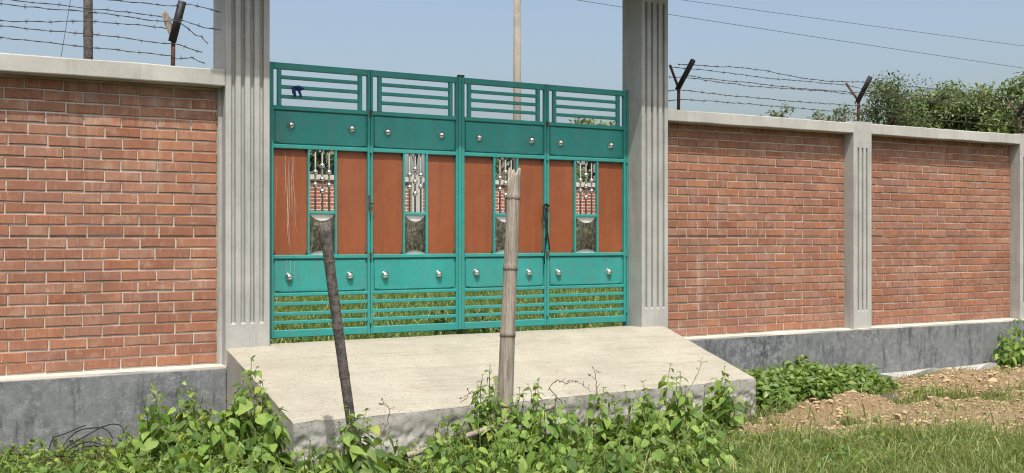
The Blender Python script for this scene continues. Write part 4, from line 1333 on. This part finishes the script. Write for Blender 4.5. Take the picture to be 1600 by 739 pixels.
# ------------------------------------------------------------------ trees
def tree(name, label, base, top_z, rx, rz, n, leaf, mat, seed, group, sparse=1.0, clumps=26, low=.15):
    r = np.random.default_rng(seed); bx, by, bz = base
    t = thing(name, base, label, "tree", group)
    cz = top_z-rz; C = []
    for k in range(clumps):
        while True:
            v = r.uniform(-1, 1, 3)
            if np.dot(v, v) < 1 and v[2] > -1+low: break
        v /= max(.35, np.linalg.norm(v)**.35)
        C.append((bx+v[0]*rx*.8, by+v[1]*rx*.8, cz+v[2]*rz*.85, r.uniform(.20, .40)))
    C = np.array(C)
    tr = MB(); hz = cz-rz*.2
    tr.tube([(bx, by, bz-.2), (bx+.05, by, bz+(hz-bz)*.5), (bx-.03, by+.03, hz), (bx, by, cz+rz*.4)], [.16, .12, .09, .03], 8)
    for c in C[::2]:
        p = Vector((bx-.02, by, hz+r.uniform(-.3, .6)*rz)); e = Vector(c[:3]); mid = p.lerp(e, .5)+Vector((0, 0, -.12))
        tr.tube([p, mid, e], [.045, .03, .010], 5)
    obj("trunk", tr, M['bark'], t, True)
    idx = r.integers(0, clumps, n); v = r.normal(0, 1, (n, 3)); v /= np.linalg.norm(v, axis=1)[:, None]
    rad = r.random(n)**.45
    P = C[idx, :3]+v*(rad*C[idx, 3]*rx*sparse)[:, None]*np.array([1, 1, .8])
    d = r.normal(0, 1, (n, 3)); d[:, 2] -= .5; d /= np.linalg.norm(d, axis=1)[:, None]
    up = np.stack([r.normal(0, .6, n), r.normal(-.3, .6, n), np.ones(n)], 1)
    x = np.cross(d, up); x /= np.linalg.norm(x, axis=1)[:, None]
    s = (leaf*r.uniform(.6, 1.4, n))[:, None]
    V = np.stack([P, P+d*s*.5+x*s*.24, P+d*s, P+d*s*.5-x*s*.24], 1)
    b = (np.arange(n)*4)[:, None]
    me = bpy.data.meshes.new("crown"); me.from_pydata(V.reshape(-1, 3).tolist(), [], (b+np.array([[0, 1, 2, 3]])).tolist())
    put("crown", me, t, None, mat)
    return t
TG = "trees behind the right wall"
def tp(u, d): q = px_at(u, 371, d); return (q.x, q.y, 0.0)
tree("dense_tree", "dense dark green tree at the far right behind the wall", tp(1600, 33), 6.85, 2.3, 2.3, 26000, .15, M['tree'], 1, TG, clumps=80)
tree("dense_tree", "broad green tree in the middle of the group behind the right wall", tp(1510, 34), 6.7, 2.1, 2.3, 24000, .14, M['tree'], 2, TG, clumps=75)
tree("dense_tree", "low green tree filling the gap behind the far right wall panel", tp(1462, 35), 6.75, 1.9, 2.2, 20000, .14, M['tree'], 3, TG, clumps=60)
tree("feathery_tree", "airy feathery tree with loose twigs, leftmost of the right group", tp(1395, 34), 7.1, 1.45, 2.6, 9000, .12, M['tree_pale'], 4, TG, 1.25, 46)
tree("feathery_tree", "thin light green tree showing loose leaves above the dense trees", tp(1450, 37), 7.25, 1.5, 1.5, 2600, .12, M['tree_pale'], 5, TG, 1.35, 22)
tree("dense_tree", "mid green low tree between the airy tree and the dense trees, behind the right wall", tp(1425, 36), 6.35, 1.5, 1.9, 14000, .14, M['tree'], 16, TG, clumps=50)
tree("dense_tree", "dense tree past the right edge of the picture", tp(1720, 34), 7.0, 2.6, 2.5, 9000, .18, M['tree'], 6, TG, clumps=30)
FG = "far bushes above the right wall"
tree("far_bush", "small pale far bush showing above the coping, left one", tp(1216, 45), 7.45, .85, .75, 650, .15, M['tree_pale'], 7, FG, 1.2, 12)
tree("far_bush", "small pale far bush showing above the coping, middle one", tp(1280, 45), 7.2, .8, .55, 420, .15, M['tree_pale'], 8, FG, 1.3, 10)
tree("far_bush", "small pale far bush beside the wire post above the pilaster", tp(1318, 45), 7.5, .8, 1.0, 420, .15, M['tree_pale'], 9, FG, 1.4, 10)
BG = "trees beyond the rear wall"
tree("rear_tree", "green tree beyond the rear wall seen through the leftmost gate window", tp(497, 27), 4.85, 1.3, 1.6, 5000, .17, M['tree_pale'], 10, BG, clumps=20)
tree("rear_tree", "dark green tree beyond the rear wall seen through the rightmost gate window", tp(925, 30), 5.25, 1.3, 1.7, 4500, .15, M['tree'], 11, BG, clumps=20)
tree("rear_tree", "thin tree beyond the rear wall behind the pale bamboo post", tp(788, 30), 4.4, 1.0, 1.0, 1500, .15, M['tree_pale'], 12, BG, 1.2, clumps=14)
